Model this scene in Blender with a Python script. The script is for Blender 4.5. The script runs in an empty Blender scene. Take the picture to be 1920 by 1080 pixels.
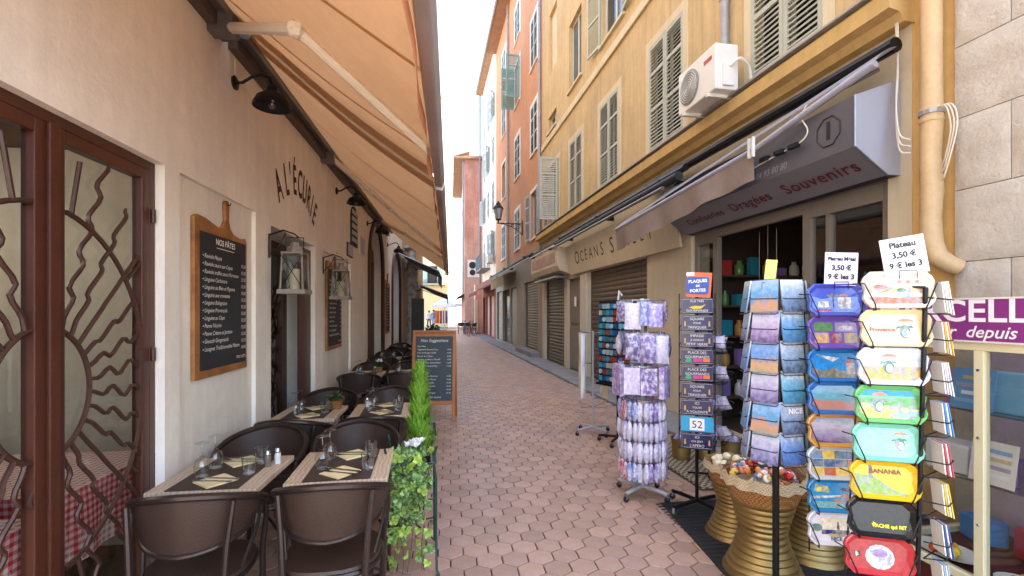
import bpy, bmesh, math, random
from mathutils import Vector, Matrix, Euler
random.seed(7)
R = math.radians
scene = bpy.context.scene
C = scene.collection
# ---------------------------------------------------------------- camera, sky, sun, exposure
F_PX, YAW = 880.0, math.atan(115 / 880.0)
cam_d = bpy.data.cameras.new('camera'); cam = bpy.data.objects.new('camera', cam_d); C.objects.link(cam)
cam.location = (0, 0, 1.6); cam.rotation_euler = (R(90), 0, -YAW)
cam_d.sensor_width = 36; cam_d.lens = F_PX / 1920 * 36
cam_d.shift_y = 45 / 1920; cam_d.clip_start = 0.05; cam_d.clip_end = 2000
scene.camera = cam
SUN_EL, SUN_AZ = R(56), math.atan2(0.92, -0.38)          # azimuth measured from +Y towards +X
world = bpy.data.worlds.new('World'); scene.world = world; world.use_nodes = True
wn = world.node_tree.nodes; wl = world.node_tree.links; wn.clear()
sky = wn.new('ShaderNodeTexSky'); sky.sky_type = 'NISHITA'; sky.sun_disc = False
sky.sun_elevation = SUN_EL; sky.sun_rotation = SUN_AZ; sky.dust_density = 1.2; sky.air_density = 1.0; sky.ozone_density = 0.6
bg = wn.new('ShaderNodeBackground'); bg.inputs['Strength'].default_value = 0.15
wo = wn.new('ShaderNodeOutputWorld'); wl.new(sky.outputs[0], bg.inputs[0]); wl.new(bg.outputs[0], wo.inputs[0])
sd = bpy.data.lights.new('sun', 'SUN'); sd.energy = 3.0; sd.angle = R(0.5); sd.color = (1, 0.95, 0.86)
so = bpy.data.objects.new('sun', sd); C.objects.link(so)
sv = Vector((math.sin(SUN_AZ) * math.cos(SUN_EL), math.cos(SUN_AZ) * math.cos(SUN_EL), math.sin(SUN_EL)))
so.rotation_euler = sv.to_track_quat('Z', 'Y').to_euler(); so.location = (0, 0, 40)
scene.view_settings.view_transform = 'Standard'; scene.view_settings.look = 'None'
scene.view_settings.exposure = 3.0; scene.view_settings.gamma = 1
# ---------------------------------------------------------------- helpers
BETA = R(2.67)                                            # the right hand fronts are turned against the left hand ones
def RW(x, y, z=0.0):                                      # facade frame (x into the house, y along the street) -> world
    return Vector((3.8 + x * math.cos(BETA) - y * math.sin(BETA), x * math.sin(BETA) + y * math.cos(BETA), z))
def srgb(h):
    if isinstance(h, str):
        v = [int(h[i:i + 2], 16) / 255 for i in (0, 2, 4)]
        return tuple(((c + .055) / 1.055) ** 2.4 if c > .04045 else c / 12.92 for c in v)
    return tuple(h)
MATS = {}
def mat(name, col=(.5, .5, .5), rough=.6, metal=0, var=.12, scale=6, bump=0, bscale=40, streak=0, col2=None, spec=.5, trans=0, mixf=None, obj=0, coat=0):
    """procedural principled: colour wandering on two noises, optional vertical streaks, bump"""
    if name in MATS: return MATS[name]
    m = bpy.data.materials.new(name); m.use_nodes = True; MATS[name] = m
    N, L = m.node_tree.nodes, m.node_tree.links
    p = N['Principled BSDF']; col = srgb(col)
    p.inputs['Roughness'].default_value = rough; p.inputs['Metallic'].default_value = metal
    p.inputs['Specular IOR Level'].default_value = spec
    if coat: p.inputs['Coat Weight'].default_value = coat
    tc = N.new('ShaderNodeTexCoord')
    def noise(s, det=4, vec=None):
        n = N.new('ShaderNodeTexNoise'); n.inputs['Scale'].default_value = s; n.inputs['Detail'].default_value = det
        n.inputs['Roughness'].default_value = .65
        L.new(vec or tc.outputs['Object'], n.inputs['Vector']); return n.outputs['Fac']
    base = N.new('ShaderNodeRGB'); base.outputs[0].default_value = (*col, 1); out = base.outputs[0]
    def mul(a, fac_socket, lo, hi):
        mr = N.new('ShaderNodeMapRange'); mr.inputs['From Min'].default_value = .3; mr.inputs['From Max'].default_value = .7
        mr.inputs['To Min'].default_value = lo; mr.inputs['To Max'].default_value = hi; L.new(fac_socket, mr.inputs['Value'])
        mx = N.new('ShaderNodeMix'); mx.data_type = 'RGBA'; mx.blend_type = 'MULTIPLY'; mx.inputs['Factor'].default_value = 1
        L.new(a, mx.inputs['A']); cr = N.new('ShaderNodeCombineColor')
        for i in range(3): L.new(mr.outputs[0], cr.inputs[i])
        L.new(cr.outputs[0], mx.inputs['B']); return mx.outputs['Result']
    if col2 is not None:
        mx = N.new('ShaderNodeMix'); mx.data_type = 'RGBA'
        mr = N.new('ShaderNodeMapRange'); mr.inputs['From Min'].default_value = .42; mr.inputs['From Max'].default_value = .62
        L.new(noise(mixf or scale * .7, 5), mr.inputs['Value']); L.new(mr.outputs[0], mx.inputs['Factor'])
        L.new(out, mx.inputs['A']); mx.inputs['B'].default_value = (*srgb(col2), 1); out = mx.outputs['Result']
    if var:
        out = mul(out, noise(scale), 1 - var, 1 + var * .6); out = mul(out, noise(scale * 9), 1 - var * .5, 1 + var * .3)
    if streak:
        mp = N.new('ShaderNodeMapping'); mp.inputs['Scale'].default_value = (5, 5, .35); L.new(tc.outputs['Object'], mp.inputs['Vector'])
        out = mul(out, noise(1.6, 5, mp.outputs[0]), 1 - streak, 1 + streak * .25)
    if obj:
        oi = N.new('ShaderNodeObjectInfo'); gm = N.new('ShaderNodeNewGeometry')
        ad = N.new('ShaderNodeMath'); ad.operation = 'ADD'; L.new(oi.outputs['Random'], ad.inputs[0]); L.new(gm.outputs['Random Per Island'], ad.inputs[1])
        fr = N.new('ShaderNodeMath'); fr.operation = 'FRACT'; L.new(ad.outputs[0], fr.inputs[0])
        mr = N.new('ShaderNodeMapRange'); mr.inputs['To Min'].default_value = .3; mr.inputs['To Max'].default_value = .7; L.new(fr.outputs[0], mr.inputs['Value'])
        out = mul(out, mr.outputs[0], 1 - obj, 1 + obj * .7)
    L.new(out, p.inputs['Base Color'])
    if bump:
        b = N.new('ShaderNodeBump'); b.inputs['Strength'].default_value = bump; b.inputs['Distance'].default_value = .01
        L.new(noise(bscale, 6), b.inputs['Height']); L.new(b.outputs[0], p.inputs['Normal'])
    if trans:                                              # thin cloth or plastic film that lets light through
        t = N.new('ShaderNodeBsdfTranslucent'); L.new(out, t.inputs['Color'])
        mx = N.new('ShaderNodeMixShader'); mx.inputs[0].default_value = trans
        L.new(p.outputs[0], mx.inputs[1]); L.new(t.outputs[0], mx.inputs[2]); L.new(mx.outputs[0], N['Material Output'].inputs['Surface'])
    return m
def glass(name, tint=(1, 1, 1), refl=.08, rough=.02):
    if name in MATS: return MATS[name]
    m = bpy.data.materials.new(name); m.use_nodes = True; MATS[name] = m
    N, L = m.node_tree.nodes, m.node_tree.links; N.remove(N['Principled BSDF'])
    t = N.new('ShaderNodeBsdfTransparent'); t.inputs[0].default_value = (*tint, 1)
    g = N.new('ShaderNodeBsdfGlossy'); g.inputs['Roughness'].default_value = rough
    lw = N.new('ShaderNodeLayerWeight'); lw.inputs['Blend'].default_value = .5; fr = N.new('ShaderNodeMath'); fr.operation = 'POWER'; fr.inputs[1].default_value = 3.5; L.new(lw.outputs['Facing'], fr.inputs[0])
    ad = N.new('ShaderNodeMath'); ad.operation = 'ADD'; ad.inputs[1].default_value = refl; ad.use_clamp = True; L.new(fr.outputs[0], ad.inputs[0])
    mx = N.new('ShaderNodeMixShader'); L.new(ad.outputs[0], mx.inputs[0]); L.new(t.outputs[0], mx.inputs[1]); L.new(g.outputs[0], mx.inputs[2])
    L.new(mx.outputs[0], N['Material Output'].inputs['Surface']); return m
class MB:
    """collects shapes, then links them as one mesh object"""
    def __init__(s): s.v = []; s.f = []; s.mi = []; s.cur = 0
    def add(s, vs, fs, M=None):
        o = len(s.v)
        s.v += [tuple(M @ Vector(p)) if M else tuple(p) for p in vs]
        s.f += [tuple(i + o for i in f) for f in fs]; s.mi += [s.cur] * len(fs); return s
    def box(s, x0, x1, y0, y1, z0, z1, M=None):
        return s.add([(x, y, z) for z in (z0, z1) for y in (y0, y1) for x in (x0, x1)],
                     [(0, 2, 3, 1), (4, 5, 7, 6), (0, 1, 5, 4), (2, 6, 7, 3), (0, 4, 6, 2), (1, 3, 7, 5)], M)
    def cbox(s, c, d, M=None):
        return s.box(c[0] - d[0] / 2, c[0] + d[0] / 2, c[1] - d[1] / 2, c[1] + d[1] / 2, c[2] - d[2] / 2, c[2] + d[2] / 2, M)
    def poly(s, pts, M=None): return s.add(pts, [tuple(range(len(pts)))], M)
    def prism(s, pts, a, b, ax='z', M=None):
        """outline pts (2D) pushed from a to b along an axis"""
        def P(p, h): return {'z': (p[0], p[1], h), 'y': (p[0], h, p[1]), 'x': (h, p[0], p[1])}[ax]
        n = len(pts); vs = [P(p, a) for p in pts] + [P(p, b) for p in pts]
        return s.add(vs, [tuple(range(n))[::-1], tuple(range(n, 2 * n))] + [(i, (i + 1) % n, n + (i + 1) % n, n + i) for i in range(n)], M)
    def cord(s, pts, r, n=6, k=6):
        q = [Vector(p) for p in pts]; q = [q[0] * 2 - q[1]] + q + [q[-1] * 2 - q[-2]]; out = []
        for i in range(1, len(q) - 2):
            for j in range(k):
                t = j / k; a, b, c, d = q[i - 1:i + 3]; out.append(.5 * (2 * b + (c - a) * t + (2 * a - 5 * b + 4 * c - d) * t * t + (3 * b - a - 3 * c + d) * t ** 3))
        return s.tube(out + [q[-2]], r, n)
    def tube(s, pts, r, n=8, closed=False, M=None, flat=1.0):
        pts = [Vector(p) for p in pts]; k = len(pts); rs = r if isinstance(r, (list, tuple)) else [r] * k
        t0 = (pts[1] - pts[0]).normalized(); up = Vector((0, 0, 1)) if abs(t0.z) < .9 else Vector((1, 0, 0))
        nx = t0.cross(up).normalized(); vs = []
        for i, p in enumerate(pts):
            if closed: t = (pts[(i + 1) % k] - pts[i - 1])
            else: t = pts[min(i + 1, k - 1)] - pts[max(i - 1, 0)]
            t.normalize(); nx = (nx - t * nx.dot(t)).normalized(); ny = t.cross(nx)
            vs += [p + nx * (rs[i] * math.cos(2 * math.pi * j / n)) + ny * (rs[i] * flat * math.sin(2 * math.pi * j / n)) for j in range(n)]
        fs = [(i * n + j, i * n + (j + 1) % n, ((i + 1) % k) * n + (j + 1) % n, ((i + 1) % k) * n + j) for i in range(k if closed else k - 1) for j in range(n)]
        if not closed: fs += [tuple(range(n))[::-1], tuple((k - 1) * n + j for j in range(n))]
        return s.add(vs, fs, M)
    def lathe(s, prof, n=16, c=(0, 0, 0), M=None, sx=1, sy=1):
        vs = [(c[0] + sx * r * math.cos(2 * math.pi * j / n), c[1] + sy * r * math.sin(2 * math.pi * j / n), c[2] + z) for r, z in prof for j in range(n)]
        fs = [(i * n + j, i * n + (j + 1) % n, (i + 1) * n + (j + 1) % n, (i + 1) * n + j) for i in range(len(prof) - 1) for j in range(n)]
        return s.add(vs, fs + [tuple(range(n))[::-1], tuple((len(prof) - 1) * n + j for j in range(n))], M)
    def grid(s, fn, nu, nv, M=None):
        vs = [fn(i / nu, j / nv) for j in range(nv + 1) for i in range(nu + 1)]; w = nu + 1
        return s.add(vs, [(j * w + i, j * w + i + 1, (j + 1) * w + i + 1, (j + 1) * w + i) for j in range(nv) for i in range(nu)], M)
    def blob(s, c, r, n=8, M=None, jit=0):
        rx, ry, rz = r if isinstance(r, (tuple, list)) else (r, r, r)
        vs = []; k = max(4, n // 2 + 1)
        for i in range(k + 1):
            for j in range(n):
                a, b = math.pi * i / k, 2 * math.pi * j / n; q = 1 + random.uniform(-jit, jit)
                vs.append((c[0] + rx * q * math.sin(a) * math.cos(b), c[1] + ry * q * math.sin(a) * math.sin(b), c[2] - rz * q * math.cos(a)))
        return s.add(vs, [(i * n + j, i * n + (j + 1) % n, (i + 1) * n + (j + 1) % n, (i + 1) * n + j) for i in range(k) for j in range(n)], M)
    def sheet(s, y0, y1, z0, z1, holes=(), x=0.0, depth=.2):
        """wall front in the plane x with real openings and their reveals"""
        ys = sorted({y0, y1} | {min(max(h[i], y0), y1) for h in holes for i in (0, 1)}); zs = sorted({z0, z1} | {min(max(h[i], z0), z1) for h in holes for i in (2, 3)})
        for a, b in zip(ys, ys[1:]):
            for c, d in zip(zs, zs[1:]):
                m, k = (a + b) / 2, (c + d) / 2
                if not any(h[0] < m < h[1] and h[2] < k < h[3] for h in holes): s.add([(x, a, c), (x, b, c), (x, b, d), (x, a, d)], [(0, 1, 2, 3)])
        for h in holes:
            a, b, c, d = h[:4]; e = x + (h[4] if len(h) > 4 else depth)
            s.add([(x, a, c), (x, b, c), (x, b, d), (x, a, d), (e, a, c), (e, b, c), (e, b, d), (e, a, d)], [(0, 4, 5, 1), (1, 5, 6, 2), (2, 6, 7, 3), (3, 7, 4, 0)])
        return s
    def build(s, name, m, parent=None, smooth=False, bevel=0, mesh_only=False):
        me = bpy.data.meshes.new(name); me.from_pydata(s.v, [], s.f)
        for q in (m if isinstance(m, (list, tuple)) else [m]): me.materials.append(q)
        if isinstance(m, (list, tuple)): me.polygons.foreach_set('material_index', s.mi)
        if smooth:
            me.polygons.foreach_set('use_smooth', [True] * len(me.polygons))
        if bevel:
            bm = bmesh.new(); bm.from_mesh(me)
            bmesh.ops.bevel(bm, geom=[e for e in bm.edges if len(e.link_faces) == 2 and e.calc_face_angle(0) > .5], offset=bevel, segments=2, affect='EDGES', profile=.6)
            bm.to_mesh(me); bm.free()
        me.update()
        if smooth:
            try: me.set_sharp_from_angle(angle=R(42))
            except Exception: pass
        if mesh_only: return me
        return obj(name, me, parent)
def obj(name, me, parent=None, loc=None, rot=None):
    o = bpy.data.objects.new(name, me); C.objects.link(o)
    if parent is not None: o.parent = parent
    if loc is not None: o.location = loc
    if rot is not None: o.rotation_euler = rot
    return o
def tag(o, label, cat, group=None, kind=None):
    if label: o['label'] = label
    if cat: o['category'] = cat
    if group: o['group'] = group
    if kind: o['kind'] = kind
    return o
def thing(name, label, cat, loc=(0, 0, 0), rz=0.0, group=None, rot=None):
    o = bpy.data.objects.new(name, None); C.objects.link(o); o.empty_display_size = .1
    o.location = loc; o.rotation_euler = rot or (0, 0, rz); return tag(o, label, cat, group)
KIDS = {}
def copy_tree(o, loc=None, rz=None, label=None, parent=None):
    c = o.copy(); C.objects.link(c); c.parent = parent
    if loc is not None: c.location = loc
    if rz is not None: c.rotation_euler = (0, 0, rz)
    if label: c['label'] = label
    if o.name not in KIDS: KIDS[o.name] = list(o.children)
    for ch in KIDS[o.name]: copy_tree(ch, parent=c)
    return c
def part(name, me, parent, loc=(0, 0, 0), rot=(0, 0, 0)): return obj(name, me, parent, loc, rot)
_txt = {}
def text_mesh(t, size=.1, align='CENTER', shear=0, ext=.0, bold=0, cspace=1.0, valign='CENTER'):
    key = (t, size, align, shear, ext, bold, cspace, valign)
    if key in _txt: return _txt[key].copy()
    cu = bpy.data.curves.new('lettering', 'FONT'); cu.body = t; cu.size = size; cu.align_x = align; cu.align_y = valign
    cu.shear = shear; cu.extrude = ext; cu.offset = bold; cu.space_character = cspace; cu.resolution_u = 3
    o = bpy.data.objects.new('lettering', cu)
    me = bpy.data.meshes.new_from_object(o)
    bpy.data.objects.remove(o); bpy.data.curves.remove(cu); me.name = 'lettering'; _txt[key] = me; return me
def text(t, m, parent, M, name='lettering', **k):
    me = text_mesh(t, **k); me = me.copy() if me.users else me; me.materials.clear(); me.materials.append(m)
    o = obj(name, me, parent); o.matrix_local = M; return o
def basis(o, x, y):                                       # matrix whose x / y axes are given, z = x cross y
    x = Vector(x).normalized(); y = Vector(y).normalized(); z = x.cross(y)
    return Matrix(((x[0], y[0], z[0], o[0]), (x[1], y[1], z[1], o[1]), (x[2], y[2], z[2], o[2]), (0, 0, 0, 1)))
def lerp(a, b, t): return a + (b - a) * t
def arc(c, r, a0, a1, n, pl='xz', r2=None):
    r2 = r2 or r; out = []
    for i in range(n + 1):
        a = R(lerp(a0, a1, i / n)); u, w = c[0] + r * math.cos(a), c[1] + r2 * math.sin(a)
        out.append((u, w))
    return out
# ---------------------------------------------------------------- materials
def woven(name, c1, c2, scale):
    m = mat(name, c1, .5, var=.1, scale=8); N, L = m.node_tree.nodes, m.node_tree.links; p = N['Principled BSDF']
    tc = N.new('ShaderNodeTexCoord'); ck = N.new('ShaderNodeTexChecker'); ck.inputs['Scale'].default_value = scale
    ck.inputs['Color1'].default_value = (*srgb(c1), 1); ck.inputs['Color2'].default_value = (*srgb(c2), 1)
    L.new(tc.outputs['Object'], ck.inputs['Vector']); L.new(ck.outputs[0], p.inputs['Base Color'])
    b = N.new('ShaderNodeBump'); b.inputs['Strength'].default_value = .6; b.inputs['Distance'].default_value = .003
    L.new(ck.outputs[1], b.inputs['Height']); L.new(b.outputs[0], p.inputs['Normal']); return m
def stripes_mat(name, colA, colB, scale, both=False, rough=.85, axis=None, dist=0):
    m = bpy.data.materials.new(name); m.use_nodes = True; MATS[name] = m
    N, L = m.node_tree.nodes, m.node_tree.links; p = N['Principled BSDF']; p.inputs['Roughness'].default_value = rough
    tc = N.new('ShaderNodeTexCoord'); fac = None
    for ax in (('X', 'Y', 'Z') if both else (axis,)):
        w = N.new('ShaderNodeTexWave'); w.bands_direction = ax; w.inputs['Scale'].default_value = scale; w.inputs['Distortion'].default_value = dist
        w.inputs['Detail'].default_value = 2; L.new(tc.outputs['Object'], w.inputs['Vector'])
        if both:
            st = N.new('ShaderNodeMath'); st.operation = 'GREATER_THAN'; st.inputs[1].default_value = .5; L.new(w.outputs['Fac'], st.inputs[0]); s = st.outputs[0]
        else: s = w.outputs['Fac']
        if fac is None: fac = s
        else:
            a = N.new('ShaderNodeMath'); a.operation = 'ADD'; L.new(fac, a.inputs[0]); L.new(s, a.inputs[1]); fac = a.outputs[0]
    if both:
        d = N.new('ShaderNodeMath'); d.operation = 'MULTIPLY_ADD'; d.inputs[1].default_value = .5; d.inputs[2].default_value = -.25; d.use_clamp = True; L.new(fac, d.inputs[0]); fac = d.outputs[0]
    mx = N.new('ShaderNodeMix'); mx.data_type = 'RGBA'; L.new(fac, mx.inputs['Factor'])
    mx.inputs['A'].default_value = (*srgb(colA), 1); mx.inputs['B'].default_value = (*srgb(colB), 1); L.new(mx.outputs['Result'], p.inputs['Base Color']); return m
def picture_mat(name, cols, nscale=7, gloss=.25):
    """print of a seaside view: bands of sky, sea, land broken up by noise, different on every object"""
    m = bpy.data.materials.new(name); m.use_nodes = True; MATS[name] = m
    N, L = m.node_tree.nodes, m.node_tree.links; p = N['Principled BSDF']; p.inputs['Roughness'].default_value = gloss
    tc = N.new('ShaderNodeTexCoord'); oi = N.new('ShaderNodeObjectInfo'); sp = N.new('ShaderNodeSeparateXYZ'); L.new(tc.outputs['Generated'], sp.inputs[0])
    n = N.new('ShaderNodeTexNoise'); n.noise_dimensions = '4D'; n.inputs['Scale'].default_value = nscale; n.inputs['Detail'].default_value = 5
    mu = N.new('ShaderNodeMath'); mu.operation = 'MULTIPLY'; mu.inputs[1].default_value = 40; L.new(oi.outputs['Random'], mu.inputs[0])
    L.new(mu.outputs[0], n.inputs['W']); L.new(tc.outputs['Generated'], n.inputs['Vector'])
    a = N.new('ShaderNodeMath'); a.operation = 'MULTIPLY_ADD'; a.inputs[1].default_value = .9; L.new(n.outputs['Fac'], a.inputs[0])
    sb = N.new('ShaderNodeMath'); sb.operation = 'SUBTRACT'; sb.inputs[1].default_value = .45; L.new(sp.outputs['Y'], sb.inputs[0]); L.new(sb.outputs[0], a.inputs[2])
    cr = N.new('ShaderNodeValToRGB'); e = cr.color_ramp.elements
    while len(e) < len(cols): e.new(.5)
    for i, c in enumerate(cols): e[i].position = i / (len(cols) - 1); e[i].color = (*srgb(c), 1)
    L.new(a.outputs[0], cr.inputs[0]); hs = N.new('ShaderNodeHueSaturation'); mr = N.new('ShaderNodeMapRange'); mr.inputs['To Min'].default_value = .47; mr.inputs['To Max'].default_value = .54
    L.new(oi.outputs['Random'], mr.inputs[0]); L.new(mr.outputs[0], hs.inputs['Hue']); L.new(cr.outputs[0], hs.inputs['Color']); L.new(hs.outputs[0], p.inputs['Base Color']); return m
M_ = {}
def setup_materials():
    d = M_
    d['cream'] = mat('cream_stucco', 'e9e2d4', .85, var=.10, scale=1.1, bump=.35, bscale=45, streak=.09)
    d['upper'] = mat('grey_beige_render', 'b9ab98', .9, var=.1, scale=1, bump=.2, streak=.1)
    d['creamlow'] = mat('cream_stucco_low', 'e6e0d2', .8, var=.09, scale=1.4, bump=.3, bscale=45, streak=.13)
    d['yellow'] = mat('yellow_stucco', 'ccae7e', .9, var=.16, scale=.8, bump=.35, bscale=50, streak=.22)
    d['yellowtrim'] = mat('yellow_trim', 'd4c2a0', .9, var=.07, scale=1.5, bump=.2, streak=.12)
    d['ochre'] = mat('ochre_cornice', 'c8a468', .85, var=.12, scale=2, bump=.25, streak=.15)
    d['orange'] = mat('orange_stucco', 'cc9066', .9, var=.15, scale=.7, bump=.25, streak=.2)
    d['pale'] = mat('pale_stucco', 'e2d0ba', .9, var=.08, scale=.6, bump=.2, streak=.12)
    d['red'] = mat('red_stucco', 'bd8470', .9, var=.22, scale=.5, bump=.2, streak=.2, col2='cba08c')
    d['white'] = mat('white_plaster', 'e8e2d4', .85, var=.08, scale=.8, bump=.2, streak=.1)
    d['sage'] = mat('sage_shutter_paint', 'b2b1a0', .6, var=.10, scale=5, streak=.12)
    d['teal'] = mat('teal_shutter_paint', '7fa096', .6, var=.1, scale=5, streak=.12)
    d['grblue'] = mat('grey_blue_shutter_paint', 'a7b2b4', .6, var=.1, scale=5)
    d['dark'] = mat('dark_void', '17140f', .8, var=.2, scale=3)
    d['brown'] = mat('brown_painted_wood', '4f2a1c', .42, var=.18, scale=5, bump=.1, bscale=25, streak=.2)
    d['iron'] = mat('brown_wrought_iron', '4a3127', .5, metal=.3, var=.2, scale=20, bump=.1)
    d['black'] = mat('black_metal', '17171a', .45, metal=.4, var=.15, scale=12)
    d['steel'] = mat('galvanised_steel', '8d9194', .4, metal=.8, var=.12, scale=9)
    d['chrome'] = mat('bright_wire', 'b8b8b6', .25, metal=.95, var=.05)
    d['greypaint'] = mat('grey_paint', 'a9a8aa', .5, var=.06, scale=8)
    d['awning'] = mat('awning_cloth', 'c6976a', .9, var=.10, scale=1.3, bump=.1, bscale=120, trans=.40)
    d['awnband'] = mat('awning_dark_band', 'b08a62', .9, var=.08, scale=2, trans=.35)
    d['valance'] = mat('valance_cloth', 'd89a78', .9, var=.1, scale=4, trans=.5)
    d['taupecloth'] = mat('taupe_cloth', '8f7d72', .9, var=.12, scale=4, trans=.15, bump=.1)
    d['armpaint'] = mat('awning_arm_paint', 'd6cbb8', .45, var=.05)
    d['bar'] = mat('grey_aluminium_bar', '7d7a78', .4, metal=.6, var=.12, scale=4)
    d['oak'] = mat('board_wood', 'a5713c', .5, var=.22, scale=3, col2='7d4f26', mixf=4, bump=.1)
    d['pine'] = mat('easel_wood', 'b06a35', .5, var=.18, scale=4, bump=.1)
    d['slate'] = mat('chalkboard', '24262a', .75, var=.2, scale=3, col2='2d2f32')
    d['slate2'] = mat('chalkboard_grey', '43484a', .75, var=.14, scale=3)
    d['chalk'] = mat('chalk', 'e4e2da', .9, var=.15, scale=60)
    d['tabletop'] = stripes_mat('laminate_oak', 'c9b69c', 'b09a80', 14, axis='X', rough=.5, dist=6)
    d['mat'] = mat('brown_placemat', '3f3129', .75, var=.12, scale=20, bump=.15, bscale=300)
    d['napkin'] = mat('cream_napkin', 'e3d2a2', .85, var=.05, scale=14)
    d['glass'] = glass('table_glass', (.95, .97, .97), .10)
    d['pane'] = glass('window_pane', (.80, .82, .80), .08)
    d['cutlery'] = mat('cutlery', 'a8a8a8', .2, metal=1, var=.04)
    d['weave'] = woven('brown_weave', '402c22', '261a14', 170)
    d['chairtube'] = mat('chair_tube', '352a27', .35, metal=.45, var=.1, scale=15)
    d['wicker'] = woven('wicker', 'a87943', '6e4823', 90)
    d['leaf'] = mat('ivy_leaf', '48722c', .5, var=.3, scale=30, obj=.45, trans=.2, col2='a3b878', mixf=45)
    d['leaf2'] = mat('ivy_leaf_young', '8fb53a', .5, var=.2, scale=30, obj=.25, trans=.3, col2='c9dc78', mixf=40)
    d['conifer'] = mat('conifer_needles', '7cac34', .6, var=.22, scale=14, obj=.4, trans=.3)
    d['darkleaf'] = mat('dark_leaves', '33502a', .55, var=.3, scale=20, obj=.35, trans=.2)
    d['petal'] = mat('white_petal', 'f2eef0', .6, var=.04, trans=.3)
    d['bark'] = mat('bark', '5a4632', .9, var=.3, scale=20, bump=.5)
    d['paver'] = mat('terracotta_paver', 'b08c74', .55, var=.13, scale=9, bump=.3, bscale=90, obj=.17, col2='a98a7a', mixf=.9)
    d['mortar'] = mat('dark_joint', '4a3c34', .9, var=.2, scale=5)
    d['ground'] = mat('ground_dust', 'beb2a4', .95, var=.2, scale=.5)
    d['cement'] = mat('grey_cement', '8f8a84', .85, var=.16, scale=2, bump=.3, bscale=40, col2='7c766f')
    d['stone'] = mat('pale_limestone', 'c8beb2', .9, var=.12, scale=4, bump=1.0, bscale=38, col2='bdb0a2')
    d['joint'] = mat('stone_joint', 'bdaa9c', .95, var=.1, scale=6)
    d['rollbrown'] = mat('brown_roller_shutter', '6d5d4e', .5, metal=.2, var=.14, scale=3, streak=.2)
    d['rolldark'] = mat('dark_roller_shutter', '5a4a40', .5, metal=.2, var=.14, scale=3, streak=.2)
    d['taupe'] = mat('taupe_panel', '84786c', .6, var=.1, scale=2, streak=.1)
    d['beige'] = mat('beige_fascia', 'cfbfa4', .8, var=.08, scale=1.5, streak=.1)
    d['signgrey'] = mat('grey_sign_panel', '55525a', .42, var=.07, scale=3)
    d['signwhite'] = mat('white_sign_side', '9a9ba6', .35, var=.04, scale=3)
    d['maroon'] = mat('maroon_paint', '6b1c22', .5, var=.1)
    d['ink'] = mat('black_ink', '1b1820', .6, var=.05)
    d['sienna'] = mat('brown_lettering', '45301f', .8, var=.12, scale=30)
    d['purple'] = mat('purple_sign', '85357d', .35, var=.06, scale=4)
    d['ivory'] = mat('ivory_frame', 'ddd3ae', .45, var=.06, scale=6)
    d['pipe'] = mat('cream_downpipe', 'c9a87c', .55, var=.14, scale=4, bump=.25, bscale=7, streak=.12)
    d['zinc'] = mat('zinc_pipe', '9b9696', .5, metal=.4, var=.14, scale=5)
    d['cable'] = mat('white_cable', 'd8cfc0', .6, var=.05)
    d['acwhite'] = mat('white_enamel', 'dcd8d0', .4, var=.05, scale=5)
    d['acgrille'] = mat('grey_grille', '84817d', .5, var=.05)
    d['gold'] = mat('gold_tin', 'a08858', .48, metal=.9, var=.14, scale=6)
    d['burlap'] = woven('burlap', 'c4b295', '9a8767', 120)
    d['rubber'] = mat('black_rubber', '1d1c1e', .7, var=.2, scale=20)
    d['film'] = glass('plastic_film', (.9, .9, .93), .10, .12)
    d['paperwhite'] = mat('white_paper', 'ebe7ea', .7, var=.03)
    d['lilacpaper'] = mat('lilac_paper', 'ddd4ea', .6, var=.03)
    d['tile_roof'] = mat('clay_roof_tile', '9c7a62', .9, var=.25, scale=3, obj=.2)
    d['skin'] = mat('skin', 'b98468', .6, var=.04)
setup_materials()
M = M_
def colmat(h, rough=.45, **k): return mat('paint_' + h, h, rough, var=k.pop('var', .06), **k)
# ================================================================ ground, paving
def quad_sheet(name, pts, m, kind='structure', parent=None):
    o = MB().poly(pts).build(name, m, parent)
    if kind: o['kind'] = kind
    return o
quad_sheet('ground', [(-400, -400, -.05), (400, -400, -.05), (400, 400, -.05), (-400, 400, -.05)], M['ground'])
paving = quad_sheet('street_paving', [(-1.9, -8, -.014), (6, -8, -.014), (4.2, 66, -.014), (-1.9, 66, -.014)], M['mortar'])
TW = .166; TR = (TW - .008) / math.sqrt(3); PITCH = TW / math.sqrt(3) * 1.5
def hexa(r, z): return [(r * math.sin(R(60 * k)), r * math.cos(R(60 * k)), z) for k in range(6)]
def tile_geo(mb, cx, cy, tilt=(0, 0), dz=0.0, jr=0.0):
    def T(p): return (cx + p[0] + random.uniform(-jr, jr), cy + p[1] + random.uniform(-jr, jr), p[2] + dz + p[0] * tilt[0] + p[1] * tilt[1])
    mb.add([T(p) for p in hexa(TR, -.016) + hexa(TR, -.003) + hexa(TR - .004, 0)],
           [(12, 17, 16, 15, 14, 13)] + [(a + k, a + (k + 1) % 6, a + 6 + (k + 1) % 6, a + 6 + k) for a in (0, 6) for k in range(6)])
cells = []
for j in range(-10, int(46 / PITCH)):
    y = j * PITCH
    for i in range(-12, 32):
        x = (i + .5 * (j % 2)) * TW
        if -1.52 < x < 3.13 - .0466 * y: cells.append((x, y))
def on_screen(x, y):
    u, w = x * math.cos(YAW) - y * math.sin(YAW), x * math.sin(YAW) + y * math.cos(YAW)
    if w < .5: return None
    return 960 + F_PX * u / w, 585 + F_PX * 1.6 / w
seen = []
for c in cells:
    q = on_screen(*c)
    if q and 690 < q[0] < 1360 and q[1] < 1110 and not (q[0] > 1240 and q[1] > 905) and not (c[0] < -.3 and c[1] < 6.5): seen.append((q[1], c))
seen.sort(reverse=True); near = {c for _, c in seen[:300]}
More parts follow.
